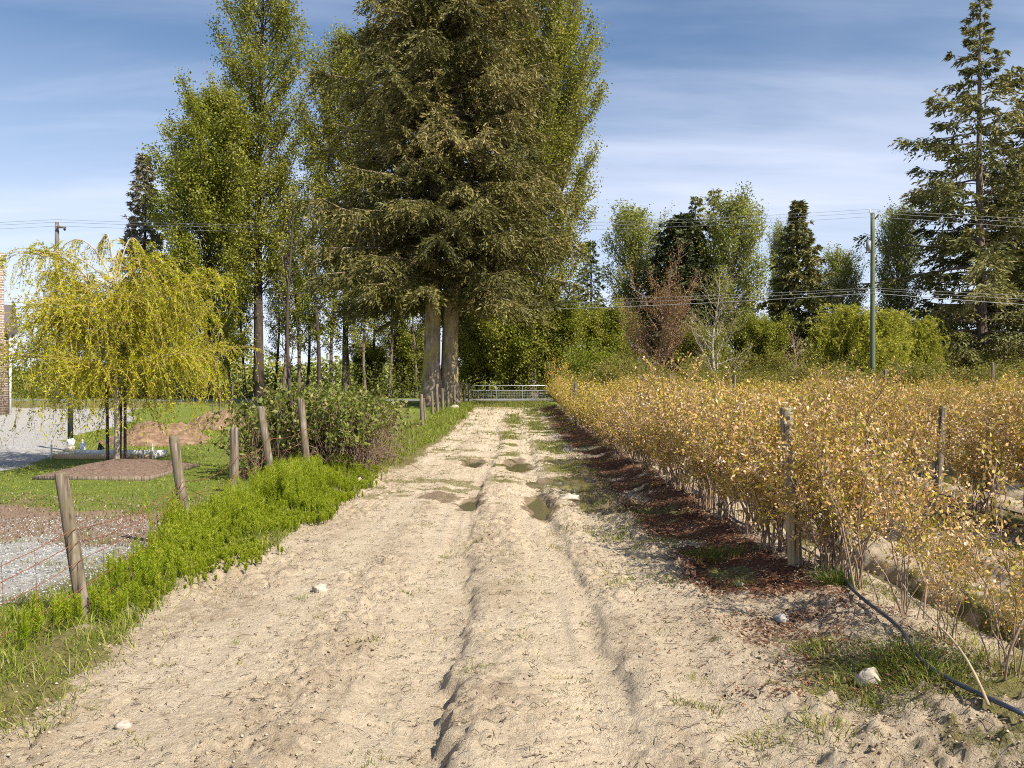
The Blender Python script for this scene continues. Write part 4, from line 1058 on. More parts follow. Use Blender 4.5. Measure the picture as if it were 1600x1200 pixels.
# ------------------------------------------------------------------ drip pipe
def ground_pts(px):
    out = []
    for a, b_ in px:
        Z = 1300 * 1.62 / (b_ - 600); x = (a - 800) * Z / F
        out.append((x, Z, gz(x, Z) + 0.03))
    return np.array(out)
def smooth_curve(P, n=80):
    d = np.concatenate([[0], np.cumsum(np.linalg.norm(np.diff(P, axis=0), axis=1))]); q = np.linspace(0, d[-1], n)
    C = np.stack([np.interp(q, d, P[:, k]) for k in range(3)], 1)
    for _ in range(6): C[1:-1] = 0.25 * C[:-2] + 0.5 * C[1:-1] + 0.25 * C[2:]
    return C
C = smooth_curve(ground_pts([(1080, 775), (1120, 800), (1152, 832), (1200, 846), (1268, 873), (1322, 928), (1328, 948), (1372, 985), (1410, 1015), (1424, 1045), (1440, 1075), (1470, 1095), (1530, 1130), (1600, 1165)]))
C[:, 2] = ground_z(C[:, 0], C[:, 1], False) + 0.042
b = MB(); b.tubes(C, 0.0125, 8, cap=True)
tag(b.build("drip_pipe", M_HOSE), "black irrigation pipe winding along the foot of the first berry row", "pipe")
C = smooth_curve(np.array([(5.7, 13.5, 0), (5.75, 12.2, 0), (5.85, 11.3, 0), (6.05, 10.6, 0), (6.0, 9.8, 0), (5.9, 8.8, 0), (5.75, 7.5, 0)]))
C[:, 2] = ground_z(C[:, 0], C[:, 1], False) + 0.04
b = MB(); b.tubes(C, 0.0105, 8, cap=True)
tag(b.build("drip_pipe", M_HOSE), "black irrigation pipe beside the post in the second berry row", "pipe")

# ------------------------------------------------------------------ stones
def stone(px, py, w, mat, lab, seed, flat=0.75, pts_=None):
    Z = 2210 / (py - 600); x = (px - 800) * Z / F
    Z = (EYE - gz(x, Z)) * F / (py - 600); x = (px - 800) * Z / F
    th = np.linspace(0, np.pi, 14); ph = np.linspace(0, 2 * np.pi, 20, endpoint=False)
    T, Ph = np.meshgrid(th, ph, indexing='ij')
    d = np.stack([np.sin(T) * np.cos(Ph), np.sin(T) * np.sin(Ph), np.cos(T)], -1)
    rr = 1 + 0.6 * (vnoise(d[..., 0] * 1.6 + seed, d[..., 1] * 1.6 + d[..., 2] * 2.1, seed) - 0.5) + 0.3 * (vnoise(d[..., 0] * 5 + seed, d[..., 1] * 5 + d[..., 2] * 4, seed + 1) - 0.5)
    v = (d * rr[..., None] * np.array([w / 2, w / 2 * 0.8, w / 2 * flat])).reshape(-1, 3)
    n = 20; q = [[i * n + j, (i + 1) * n + j, (i + 1) * n + (j + 1) % n, i * n + (j + 1) % n] for i in range(13) for j in range(n)]
    b = MB(); b.add(v, q=q)
    return tag(b.build("stone", mat, None, False, (x, Z, gz(x, Z) + w * 0.2 * flat)), lab, "stone", "loose stones on the ground")
stone(501, 924, 0.115, M_STONE, "smooth whitish stone lying alone on the sandy left side of the track", 3, 0.7)
stone(1357, 1056, 0.125, M_STONE, "pale upright stone in the grass at the lower right", 8, 1.15)
stone(1220, 957, 0.115, M_STONE_GREY, "half buried grey stone on the mulch left of the green grass clump", 5, 0.6)
stone(888, 781, 0.30, M_STONE, "flat white stone beside the brown puddle right of the ruts", 6, 0.4)
stone(1157, 918, 0.07, M_STONE_GREY, "small grey stone in front of the tall front post", 7, 0.6)
stone(527, 740, 0.20, M_STONE_GREY, "brown stone at the foot of the bramble thicket", 9, 0.7)
stone(194, 1136, 0.085, M_STONE, "pale lump of stone at the lower left of the track", 10, 0.5)
stone(710, 635, 0.55, M_STONE, "white boulder in the grass at the foot of the spruce", 12, 0.6)

# ------------------------------------------------------------------ small ground litter (uncountable)
OCT_V = np.array([[1, 0, 0], [-1, 0, 0], [0, 1, 0], [0, -1, 0], [0, 0, 1], [0, 0, -1]], float)
OCT_T = np.array([[0, 2, 4], [2, 1, 4], [1, 3, 4], [3, 0, 4], [2, 0, 5], [1, 2, 5], [3, 1, 5], [0, 3, 5]])
def lumps(b, X, Y, size, g, flat=0.6):
    N = len(X); Z = ground_z(X, Y)
    v = OCT_V[None] * (size[:, None, None] * g.uniform(0.55, 1.3, (N, 6, 1))) * np.array([1, 1, flat])
    az = g.uniform(0, 6.28, N); ca, sa = np.cos(az)[:, None], np.sin(az)[:, None]
    vx = v[..., 0] * ca - v[..., 1] * sa; vy = v[..., 0] * sa + v[..., 1] * ca
    v = np.stack([vx + X[:, None], vy + Y[:, None], v[..., 2] + Z[:, None] + size[:, None] * 0.2], -1)
    t = (np.arange(N)[:, None, None] * 6 + OCT_T[None]).reshape(-1, 3)
    b.add(v.reshape(-1, 3), t=t, rnd=np.repeat(g.uniform(0, 1, N), 8))
def attr_mat(name, cols, rough=0.9):
    return leaf_mat(name, cols, 0.0, rough, spec=0.2)
M_CLODS = attr_mat("clods", [(0.09, 0.06, 0.04), (0.24, 0.175, 0.11), (0.38, 0.295, 0.195), (0.48, 0.39, 0.27)])
M_GRAVELS = attr_mat("gravel_stones", [(0.10, 0.095, 0.09), (0.26, 0.25, 0.24), (0.40, 0.39, 0.375), (0.58, 0.57, 0.555)])
M_CHIPS = attr_mat("bark_chips", [(0.025, 0.015, 0.011), (0.075, 0.032, 0.018), (0.15, 0.062, 0.030), (0.26, 0.15, 0.09), (0.46, 0.35, 0.25)])
M_TWIGS = attr_mat("litter_twigs", [(0.05, 0.035, 0.025), (0.12, 0.085, 0.055), (0.25, 0.18, 0.12)])
g = np.random.default_rng(500)
b = MB(); N = 70000
Y = 2.6 + 14 * g.uniform(0, 1, N) ** 1.5; X = g.uniform(-2.7, 2.4, N)
pth = np.clip(sum(np.exp(-((X - c_) / 0.27) ** 4) for c_ in (-0.70 + rut_w(Y), 0.34 + rut_w(Y) * 0.8, 1.05 + rut_w(Y) * 1.2, -1.62 - rut_w(Y))), 0, 1)
keep = g.uniform(0, 1, N) / (1.02 - 0.9 * pth) < 0.10 + 0.9 * ss(0.0, 0.2, fbm(X * 0.9, Y * 0.55, 3, 171)) * ss(-0.1, 0.2, fbm(X * 4, Y * 4, 2, 172)) + 0.4 * ss(0.8, 1.6, X) + 0.4 * np.exp(-((X + 2.6) / 0.3) ** 2)
X, Y = X[keep], Y[keep]
lumps(b, X, Y, 0.003 + 0.013 * g.uniform(0, 1, len(X)) ** 4, g, 0.5)
tag(b.build("soil_clods", M_CLODS), "crumbs of dry soil scattered over the track", "soil", None, "stuff")
b = MB(); N = 26000
Y = 3.5 + 8.5 * g.uniform(0, 1, N) ** 1.2; X = -3.75 - 6 * g.uniform(0, 1, N) ** 1.1
keep = (fbm(X * 1.1, Y * 1.1, 3, 101) * 0.5 + X < -3.7) & (Y + X * 0 < 11 + 2 * fbm(X * 1.1, Y * 1.1, 3, 101))
X, Y = X[keep], Y[keep]
lumps(b, X, Y, 0.006 + 0.012 * g.uniform(0, 1, len(X)) ** 2, g)
tag(b.build("loose_gravel", M_GRAVELS), "loose white and grey gravel left of the fence", "gravel", None, "stuff")
b = MB(); N = 16000
Y = 4.4 + 20 * g.uniform(0, 1, N) ** 1.6; X = 2.0 + g.normal(0, 0.42, N)
keep = (fbm(X * 1.1, Y * 1.1, 3, 101) + 0.12 > -0.14) & (fbm(X * 3.1, Y * 3.1, 2, 105) > -0.1)
X, Y = X[keep], Y[keep]; N = len(X)
a = g.normal(0, 1, (N, 3)) * np.array([1, 1, 0.25])
b.leaves(np.stack([X, Y, ground_z(X, Y) + 0.006 + 0.012 * g.uniform(0, 1, N)], 1), a, 0.03 * g.uniform(0.4, 1.8, N), 0.012 * g.uniform(0.5, 1.5, N), np.clip(g.beta(1.6, 1.9, N), 0, 1), g, flat=0.4)
X2 = ROWS[1] + g.normal(0, 0.45, 5000); Y2 = g.uniform(8, 20, 5000)
b.leaves(np.stack([X2, Y2, ground_z(X2, Y2) + 0.012], 1), g.normal(0, 1, (5000, 3)) * np.array([1, 1, 0.25]), 0.04, 0.016, g.uniform(0, 1, 5000), g, flat=0.4)
tag(b.build("bark_chips", M_CHIPS), "red brown bark chips under the berry rows", "mulch", None, "stuff")
b = MB(); N = 7000
Y = 3.0 + 13 * g.uniform(0, 1, N) ** 1.6; X = np.where(g.uniform(0, 1, N) < 0.55, g.uniform(-2.4, 1.2, N), g.normal(1.7, 0.6, N))
az = g.normal(0, 0.9, N); ln = 0.015 + 0.09 * g.uniform(0, 1, N) ** 4
d = np.stack([np.cos(az) * ln, np.sin(az) * ln, 0 * az], 1)
Pm = np.stack([X, Y, ground_z(X, Y) + 0.008], 1)
b.tubes(np.stack([Pm - d / 2, Pm + g.normal(0, 0.006, (N, 3)) + np.array([0, 0, 0.006]), Pm + d / 2], 1), 0.0019, 3, rnd=g.uniform(0, 1, N))
tag(b.build("litter_twigs", M_TWIGS), "small dead twigs and stalks littering the track", "litter", None, "stuff")

# ------------------------------------------------------------------ horsetails and grass
def horsetails(X, Y, hgt, g, b, whorls=16, per=7):
    N = len(X); Z = ground_z(X, Y, False)
    ln = g.normal(0, 0.08, (N, 2))
    w = (np.arange(whorls) + 1.0) / whorls
    hz = (0.25 + 0.75 * w)[None] * hgt[:, None]
    rl = (0.034 * np.clip((1.06 - w) / 0.25, 0.15, 1) ** 0.7)[None] * (0.4 + 1.5 * hgt[:, None]) * g.uniform(0.8, 1.2, (N, 1))
    c = np.stack([X[:, None] + ln[:, :1] * hz, Y[:, None] + ln[:, 1:] * hz, Z[:, None] + hz * 0.9], -1)
    c = np.repeat(c[:, :, None], per, 2)
    az = g.uniform(0, 6.28, (N, whorls, per))
    a = np.stack([np.cos(az), np.sin(az), 1.25 + 0.35 * g.normal(size=az.shape)], -1)
    M = N * whorls * per
    L = np.repeat(rl[:, :, None], per, 2).reshape(-1) * g.uniform(0.8, 1.3, M)
    tone = np.clip(np.repeat(g.uniform(0, 1, N), whorls * per) * 0.35 + 0.45 * np.tile(np.repeat(w, per), N) + g.uniform(0, 0.25, M), 0, 1)
    b.leaves(c.reshape(-1, 3), a.reshape(-1, 3), L * 1.25, 0.0048, tone, g)
    base = np.stack([X, Y, Z], 1); top = np.stack([X + ln[:, 0] * hgt, Y + ln[:, 1] * hgt, Z + hgt], 1)
    b.tubes(np.stack([base, (base + top) / 2, top], 1), np.array([0.004, 0.0035, 0.001])[None], 3, rnd=np.full(N, 0.35))
g = np.random.default_rng(600)
b = MB(); N = 12500
Y = 5.2 + 10.5 * g.uniform(0, 1, N) ** 1.0; X = g.uniform(-4.0, -2.2, N)
n_ = fbm(X * 0.9, Y * 0.9, 2, 601)
left_lim = np.interp(Y, [5, 6.5, 7.5, 9, 12, 16], [-3.2, -3.35, -3.55, -3.55, -3.55, -3.5]); right_lim = np.interp(Y, [5, 6.5, 7.5, 9, 12, 16], [-2.85, -2.65, -2.5, -2.4, -2.3, -2.2])
keep = (X > left_lim + n_ * 0.6 + g.normal(0, 0.07, N)) & (X < right_lim + n_ * 0.8 + g.normal(0, 0.08, N)) & (g.uniform(0, 1, N) < np.interp(Y, [5.2, 7.0, 7.6, 16], [0.12, 0.30, 1, 1]) * ss(-0.34, -0.02, fbm(X * 2.2, Y * 2.2, 2, 604)))
X, Y = X[keep], Y[keep]
tall = np.interp(Y, [5, 7.2, 8.0, 12, 16], [0.20, 0.24, 0.42, 0.42, 0.36]) * (0.36 + 0.64 * (1 - ss(-3.15, -2.65, X + fbm(X, Y, 2, 602) * 0.6)))
horsetails(X, Y, tall * g.uniform(0.6, 1.2, len(X)) * (0.72 + 0.65 * ss(-0.2, 0.25, fbm(X * 1.6, Y * 1.6, 2, 603))), g, b)
tag(b.build("horsetails", L_HORSE), "bright green feathery horsetails thick along the fence", "horsetails", None, "stuff")
print("horsetails", len(X))

def grass_field(b, X, Y, L, W, g, bend=0.5, lean=0.45, rnd=None):
    N = len(X); c = np.stack([X, Y, ground_z(X, Y, False) - 0.005], 1)
    a = np.concatenate([g.normal(0, lean, (N, 2)), np.ones((N, 1))], 1)
    b.blades(c, a, L, W, bend, g.uniform(0, 1, N) if rnd is None else rnd, g)
# verge grass left of the track
b = MB(); N = 42000
Y = 4.0 + 46 * g.uniform(0, 1, N) ** 1.35; X = g.uniform(-4.1, -1.9, N)
n_ = fbm(X * 1.1, Y * 1.1, 3, 101); m_ = fbm(X * 3.7, Y * 3.7, 3, 111)
keep = (X + n_ * 0.9 + m_ * 0.3 < -2.48 + 0.15 * ss(14, 30, Y)) & (X > -3.75 - n_ * 0.6 - 0.3 * ss(20, 30, Y)) & (n_ + 0.25 + 0.3 * ss(6, 9, Y) > g.uniform(0, 0.35, N))
X, Y = X[keep], Y[keep]; N = len(X)
grass_field(b, X, Y, np.interp(Y, [4, 10, 20, 50], [0.10, 0.15, 0.22, 0.28]) * g.uniform(0.5, 1.3, N), np.interp(Y, [4, 10, 20, 50], [0.005, 0.007, 0.012, 0.025]), g)
N = 30000
Y = 3.0 + 6.0 * g.uniform(0, 1, N); X = -2.55 - 1.6 * g.uniform(0, 1, N) - 0.15 * (Y < 4.5)
n_ = fbm(X * 1.1, Y * 1.1, 3, 101); m_ = fbm(X * 3.7, Y * 3.7, 3, 111)
keep = (X + n_ * 0.9 + m_ * 0.5 < -2.55) & (X > -3.85 - n_ * 0.7) & (n_ * 0.8 + m_ * 0.9 + 0.22 > g.uniform(0, 0.45, N))
X, Y = X[keep], Y[keep]; N = len(X)
grass_field(b, X, Y, 0.11 * g.uniform(0.35, 1.3, N), 0.0042, g, 0.5, 0.5)
N = 1500
Y = 3.2 + 14 * g.uniform(0, 1, N); X = -2.75 + g.normal(0, 0.42, N)
k_ = X < -2.2; X, Y = X[k_], Y[k_]; N = len(X)
grass_field(b, X, Y, 0.22 * g.uniform(0.3, 1.3, N), 0.0045, g, 0.3, 0.9, rnd=np.full(N, 1.0))
tag(b.build("verge_grass", L_GRASS), "fresh green grass on the verge between fence and track", "grass", None, "stuff")
# lawn
b = MB(); N = 60000
Y = 11.0 + 24 * g.uniform(0, 1, N) ** 1.4; X = -3.7 - 14 * g.uniform(0, 1, N)
n_ = fbm(X * 1.1, Y * 1.1, 3, 101)
keep = (Y + n_ * 2 > 11.5) & ((X > drive_edge(Y) + 0.2) | (Y < 15.5))
X, Y = X[keep], Y[keep]; N = len(X)
grass_field(b, X, Y, np.interp(Y, [11, 20, 35], [0.045, 0.06, 0.09]) * g.uniform(0.5, 1.4, N), np.interp(Y, [11, 20, 35], [0.010, 0.016, 0.03]), g, 0.6, 0.7)
tag(b.build("lawn_grass", L_GRASS), "short green lawn grass around the young willow", "grass", None, "stuff")
# grass at the far end of the track and in its middle
b = MB(); N = 36000
Y = 9.0 + 48 * g.uniform(0, 1, N) ** 0.8; X = g.uniform(-2.4, 2.4, N)
n_ = fbm(X * 1.1, Y * 1.1, 3, 101); m_ = fbm(X * 3.7, Y * 3.7, 3, 111)
pr = np.maximum.reduce([np.exp(-((X + 0.15 - 0.25 * ss(20, 40, Y)) / 0.4) ** 2) * ss(9, 17, Y) * ss(-0.22, 0.15, n_ + m_ * 0.6), np.exp(-((X - 1.0) / 0.55) ** 2) * ss(8, 18, Y) * ss(-0.22, 0.15, n_ + m_ * 0.6), ss(43, 49, Y + n_ * 4) * 1.0, 0.8 * ss(0.05, 0.25, n_) * ss(0.9, 1.5, X), 0.55 * ss(0.06, 0.24, m_ + n_ * 0.6) * ss(9, 13, Y)])
keep = g.uniform(0, 1, N) < pr
X, Y = X[keep], Y[keep]; N = len(X)
grass_field(b, X, Y, np.interp(Y, [9, 20, 50], [0.05, 0.08, 0.16]) * g.uniform(0.5, 1.3, N), np.interp(Y, [9, 20, 50], [0.006, 0.012, 0.026]), g, 0.5, 0.6)
tag(b.build("track_grass", L_GRASS_DK), "thin grass down the middle and far end of the track", "grass", None, "stuff")
# tufts
def tuft(b, x, y, n, r, L, g, bend=0.6, lo=0.0, hi=1.0, W=0.0045):
    X = x + g.normal(0, r, n); Y = y + g.normal(0, r, n)
    c = np.stack([X, Y, ground_z(X, Y, False) - 0.01], 1)
    a = np.stack([(X - x) / (r + 0.01) * 0.45 + g.normal(0, 0.25, n), (Y - y) / (r + 0.01) * 0.45 + g.normal(0, 0.25, n), np.ones(n)], 1)
    b.blades(c, a, L * g.uniform(0.5, 1.2, n), W, bend, g.uniform(lo, hi, n), g)
b = MB()
TU = [(1310, 945, 380, .075, .19, .0, .5), (1420, 1085, 420, .14, .17, 0, .8), (1395, 1070, 260, .12, .13, 0, .9), (1310, 1040, 260, .12, .11, .2, 1), (1330, 1085, 160, .1, .1, .2, 1), (1480, 1110, 300, .14, .14, .2, 1),
      (1360, 1115, 240, .1, .12, .1, .9), (1440, 1120, 300, .12, .13, .2, 1), (1560, 1090, 300, .16, .13, .3, 1), (1500, 1050, 300, .2, .11, .4, 1), (1400, 960, 260, .16, .10, .4, 1), (1350, 940, 220, .14, .10, .4, 1),
      (1125, 880, 420, .13, .13, .2, .9), (1095, 880, 160, .08, .11, .1, .8), (1160, 925, 120, .05, .11, .6, 1), (1270, 1025, 160, .06, .09, .2, .9), (940, 830, 220, .2, .07, .1, .9), (1000, 800, 300, .25, .09, .1, .9), (1040, 860, 200, .15, .09, .1, .9),
      (475, 938, 70, .05, .05, 0, .8), (635, 928, 50, .03, .05, 0, .7), (745, 1060, 60, .05, .06, .1, .8), (805, 1000, 120, .10, .05, .4, 1), (830, 970, 70, .07, .04, .4, 1), (885, 1057, 60, .05, .05, .3, 1), (890, 1080, 60, .06, .05, .2, .9),
      (895, 1110, 60, .06, .04, .2, .9), (1030, 988, 80, .06, .05, .3, 1), (1110, 1110, 90, .06, .06, .2, 1), (1065, 1103, 70, .05, .05, .3, 1), (1085, 1062, 60, .05, .05, .3, 1), (740, 850, 110, .12, .05, .3, 1), (700, 862, 100, .14, .04, .4, 1),
      (790, 870, 90, .1, .05, .4, 1), (760, 825, 110, .14, .05, .3, 1), (820, 905, 80, .1, .04, .4, 1), (670, 918, 70, .1, .03, .4, 1), (785, 918, 60, .06, .04, .2, .9), (375, 1005, 50, .04, .05, .3, 1), (590, 1170, 80, .06, .05, .3, 1), (1190, 1165, 120, .08, .07, .3, 1),
      (1280, 1160, 220, .12, .10, .2, 1), (60, 1140, 120, .08, .07, .3, 1), (200, 1160, 60, .05, .05, .3, 1), (120, 1110, 90, .06, .06, .3, 1), (870, 855, 100, .1, .05, .3, 1), (965, 905, 100, .1, .05, .3, 1)]
for px, py, n, r_, L, lo, hi in TU:
    Z = 2210 / (py - 600); x = (px - 800) * Z / F
    tuft(b, x, Z, n, r_, L, g, 0.6, lo, hi)
for _ in range(420):
    Z = 4 + 13 * g.uniform() ** 0.8; x = g.uniform(-2.4, 1.3); tuft(b, x, Z, int(g.integers(8, 42)), g.uniform(0.02, 0.10), 0.035, g, 0.8, 0.25, 1)
for _ in range(90):
    Z = g.uniform(4.5, 10); x = -3.8 - abs(g.normal(0, 1.2)); tuft(b, x, Z, int(g.integers(15, 60)), 0.07, 0.08, g, 0.7, 0.1, 1)
for _ in range(230):
    Z = g.uniform(4, 13); x = g.uniform(2.7, 5.2); tuft(b, x, Z, int(g.integers(15, 60)), 0.08, 0.07, g, 0.7, 0.3, 1)
for _ in range(120):
    Z = g.uniform(6.5, 24); x = g.normal(1.35, 0.25); tuft(b, x, Z, int(g.integers(25, 80)), 0.12, 0.08, g, 0.7, 0.0, 0.9, 0.007)
tag(b.build("grass_tufts", L_GRASS_DK), "loose tufts of grass on bare soil", "grass", None, "stuff")
# weeds on the yard gravel
b = MB(); N = 9000
Y = g.uniform(8.2, 13.2, N); X = -3.7 - 8 * g.uniform(0, 1, N)
n_ = fbm(X * 1.1, Y * 1.1, 3, 101); keep = (Y + n_ * 2.4 > 9.4) & (Y + n_ * 2 < 13.2)
X, Y = X[keep], Y[keep]; N = len(X)
L_WEED = leaf_mat("yard_weeds", [(0.13, 0.12, 0.03), (0.22, 0.12, 0.09), (0.24, 0.17, 0.11), (0.32, 0.28, 0.22)], 0.2)
b.leaves(np.stack([X, Y, ground_z(X, Y, False)], 1), g.normal(0, 0.7, (N, 3)) + np.array([0, 0, 0.7]), 0.05 * g.uniform(0.5, 1.3, N), 0.018, g.uniform(0, 1, N), g)
tag(b.build("yard_weeds", L_WEED), "low reddish weeds growing through the yard gravel", "weeds", None, "stuff")

# ------------------------------------------------------------------ bramble thicket
g = np.random.default_rng(700)
bx, by = -3.72, 16.1
bram = thing("bramble_thicket", "tangled bramble thicket of green leaves over brown dead canes beside the track", "bramble", (bx, by, gz(bx, by)))
N = 900; n = 12; w = np.linspace(0, 1, n)
o = np.stack([g.uniform(-1.2, 1.15, N), g.uniform(-1.3, 2.2, N), np.zeros(N)], 1)
az = g.uniform(0, 6.28, N); L = g.uniform(0.8, 2.0, N); hh = g.uniform(0.5, 1.9, N) * (1 - 0.25 * (np.abs(o[:, 0]) / 1.2) ** 2)
d = np.stack([np.cos(az), np.sin(az), 0 * az], 1)
P = o[:, None] + d[:, None] * (0.55 * L[:, None] * w)[..., None] + np.array([0, 0, 1.0]) * (hh[:, None] * (2.9 * w - 2.35 * w * w))[..., None]
P += g.normal(0, 0.02, P.shape); P[..., 2] = np.maximum(P[..., 2], 0.01)
cb_ = MB(); cb_.tubes(P, 0.006 * (1.15 - 0.8 * w)[None] * g.uniform(0.6, 1.5, (N, 1)), 4, rnd=g.uniform(0, 1, N))
# loose canes straggling to the right over the verge
N2 = 46; u0 = g.uniform(0, 1, N2)
o2 = np.stack([g.uniform(0.2, 1.2, N2), g.uniform(-1.6, 0.8, N2), g.uniform(0.15, 0.8, N2)], 1)
d2 = norm(np.stack([g.uniform(0.4, 1.2, N2), g.uniform(-0.9, 0.2, N2), g.uniform(-0.2, 0.35, N2)], 1)); L2 = g.uniform(0.5, 1.25, N2)
P2 = o2[:, None] + d2[:, None] * (L2[:, None] * w)[..., None] - np.array([0, 0, 1.0]) * (0.35 * L2[:, None] * w ** 2)[..., None]
P2[..., 2] = np.maximum(P2[..., 2], 0.02)
cb_.tubes(P2 + g.normal(0, 0.008, P2.shape), 0.0055 * (1.1 - 0.8 * w)[None], 4)
cb_.build("dead_canes", M_DEAD, bram)
fb = MB(); N = 30000
src = g.integers(0, 900, N); ww = g.uniform(0.15, 0.8, N); fi = ww * (n - 1); i0 = np.clip(fi.astype(int), 0, n - 2); fr = (fi - i0)[:, None]
C = P[src, i0] * (1 - fr) + P[src, i0 + 1] * fr + g.normal(0, 0.05, (N, 3))
keep = (C[:, 2] > 0.62 - 0.9 * fbm(C[:, 0] * 1.5, C[:, 1] * 1.5, 2, 5) + 0.25 * (C[:, 0] > -0.2)) | ((C[:, 0] < -0.9) & (g.uniform(0, 1, N) < 0.5)) | (g.uniform(0, 1, N) < 0.05)
C = C[keep]; N = len(C)
fb.leaves(C, g.normal(0, 1, (N, 3)) + np.array([0, -0.3, 0.3]), 0.085 * g.uniform(0.5, 1.3, N), 0.065 * g.uniform(0.6, 1.2, N), np.clip(g.uniform(0, 1, N), 0, 1), g, flat=0.9)
fb.build("foliage", L_BRAMBLE, bram)

# slender sapling between fence and brambles
tb, cb = broadleaf(711, 4.8, 1.2, lambda t: np.interp(t, [0, 1], [0.35, 0.2]), 16, (45, 70), 0.026, (0.05, 0.03), 6, 4, 0.05, 0.3, branch_r=0.006, wob=0.06)
sx = (457 - 800) * 15.5 / F
plant("sapling", "slender dark sapling rising from the brambles between two fence posts", "tree", (sx, 15.5, gz(sx, 15.5)), tb, cb, M_BARK_DARK, L_BRUSH)

# ------------------------------------------------------------------ gate
GZ = 55.0
gx0, gx1 = (736 - 800) * GZ / F, (856 - 800) * GZ / F
gate = thing("metal_gate", "galvanised tube farm gate closing the far end of the track", "gate", (gx0, GZ, gz(0, GZ)))
W = gx1 - gx0; gt = at(800, 602.5, GZ)[2] - gz(0, GZ); gb = 0.16
b = MB()
c = 0.12
loop = [(c, 0, gb), (W - c, 0, gb), (W, 0, gb + c), (W, 0, gt - c), (W - c, 0, gt), (c, 0, gt), (0, 0, gt - c), (0, 0, gb + c), (c, 0, gb)]
b.tubes(np.array(loop, float), 0.03, 8); b.build("frame", M_STEEL, gate, True)
b = MB(); b.tubes(np.array([[0, 0, gt - 0.32], [W / 2, 0, gt - 0.32], [W, 0, gt - 0.32]]), 0.026, 8); b.build("rail", M_STEEL, gate, True)
for xx in (W / 3, 2 * W / 3):
    b = MB(); b.tubes(np.array([[xx, 0, gb], [xx, 0, 0.6], [xx, 0, gt]]), 0.024, 8); b.build("stile", M_STEEL, gate, True)
b = MB()
for z_ in np.arange(gb + 0.1, gt - 0.35, 0.11): b.tubes(np.array([[0, 0.01, z_], [W / 2, 0.01, z_], [W, 0.01, z_]]), 0.007, 4)
for x_ in np.arange(0.15, W, 0.17): b.tubes(np.array([[x_, 0.01, gb], [x_, 0.01, 0.4], [x_, 0.01, gt - 0.32]]), 0.007, 4)
b.build("wire_mesh", M_STEEL, gate)

# ------------------------------------------------------------------ utility poles and wires
PZ = 58.0
def wire_pts(a, b_, sag, n=24):
    u = np.linspace(0, 1, n)[:, None]
    return a + (b_ - a) * u - np.array([0, 0, 1.0]) * sag * 4 * u * (1 - u)
pole_r = thing("utility_pole", "greenish wooden utility pole with a grey box, rising from the hedge", "pole", px_loc(1363.5, PZ))
ph = at(0, 333, PZ)[2] - pole_r.location.z
def local(px, py, dy=0.0): return at(px, py, PZ) + np.array([0, dy, 0]) - np.array(pole_r.location)
s = np.linspace(0, 1, 10)
b = MB(); b.tubes(np.stack([0 * s, 0 * s, s * ph - 0.3 * (s == 0)], 1), 0.19 - 0.05 * s, 14, cap=True); b.build("pole_shaft", M_POLE, pole_r, True)
b = MB(); b.box(local(1357, 384), (0.24, 0.26, 0.66)); b.build("equipment_box", M_GREYBOX, pole_r)
b = MB(); b.tubes(np.array([local(1364, 346), local(1368, 341), local(1371, 338), local(1373, 335)]), [0.04, 0.05, 0.07, 0.06], 8, cap=True)
b.build("cutout_bracket", M_DARKMETAL, pole_r, True)
b = MB(); b.tubes(np.array([local(1360, 335), local(1359.5, 331), local(1359, 326)]), [0.03, 0.05, 0.03], 8, cap=True); b.build("insulator", M_WHITE, pole_r, True)
b = MB()
for py in (362, 376): b.tubes(np.array([local(1366, py), local(1369, py - 1), local(1372, py)]), 0.012, 5)
b.tubes(np.array([local(1353, 395), local(1349, 402), local(1352, 410), local(1360, 415)]), 0.01, 5)
b.build("drop_leads", M_DARKMETAL, pole_r)
pole_l = thing("utility_pole", "grey utility pole with a short dark crossarm behind the young willow", "pole", px_loc(89, PZ))
ph2 = at(0, 347, PZ)[2] - pole_l.location.z
b = MB(); b.tubes(np.stack([0 * s, 0 * s, s * ph2 - 0.3 * (s == 0)], 1), 0.17 - 0.04 * s, 12, cap=True); b.build("pole_shaft", M_POLE_GREY, pole_l, True)
lo = np.array(pole_l.location)
b = MB(); b.box(at(96, 355, PZ - 0.22) - lo, (0.62, 0.10, 0.14)); b.build("crossarm", M_POLE_GREY, pole_l)
b = MB(); b.tubes(np.array([at(100, 359, PZ) - lo, at(102, 358, PZ) - lo]), 0.09, 8, cap=True); b.build("insulator", M_DARKMETAL, pole_l)
WI = [((88, 343), (1360, 327), (3000, 352), 0.75, "topmost power wire strung between the two utility poles"),
      ((90, 347), (1362, 332), (3000, 362), 0.75, "second power wire from the top between the two utility poles"),
      ((92, 353), (1362, 338.5), (3000, 376), 0.75, "third power wire from the top between the two utility poles"),
      ((90, 470), (1362, 450), (3000, 476), 0.55, "upper thin cable at mid height of the utility poles"),
      ((90, 476), (1362, 453), (3000, 488), 0.65, "middle cable at mid height of the utility poles"),
      ((90, 484), (1362, 458), (3000, 512), 0.7, "lowest thick cable at mid height of the utility poles")]
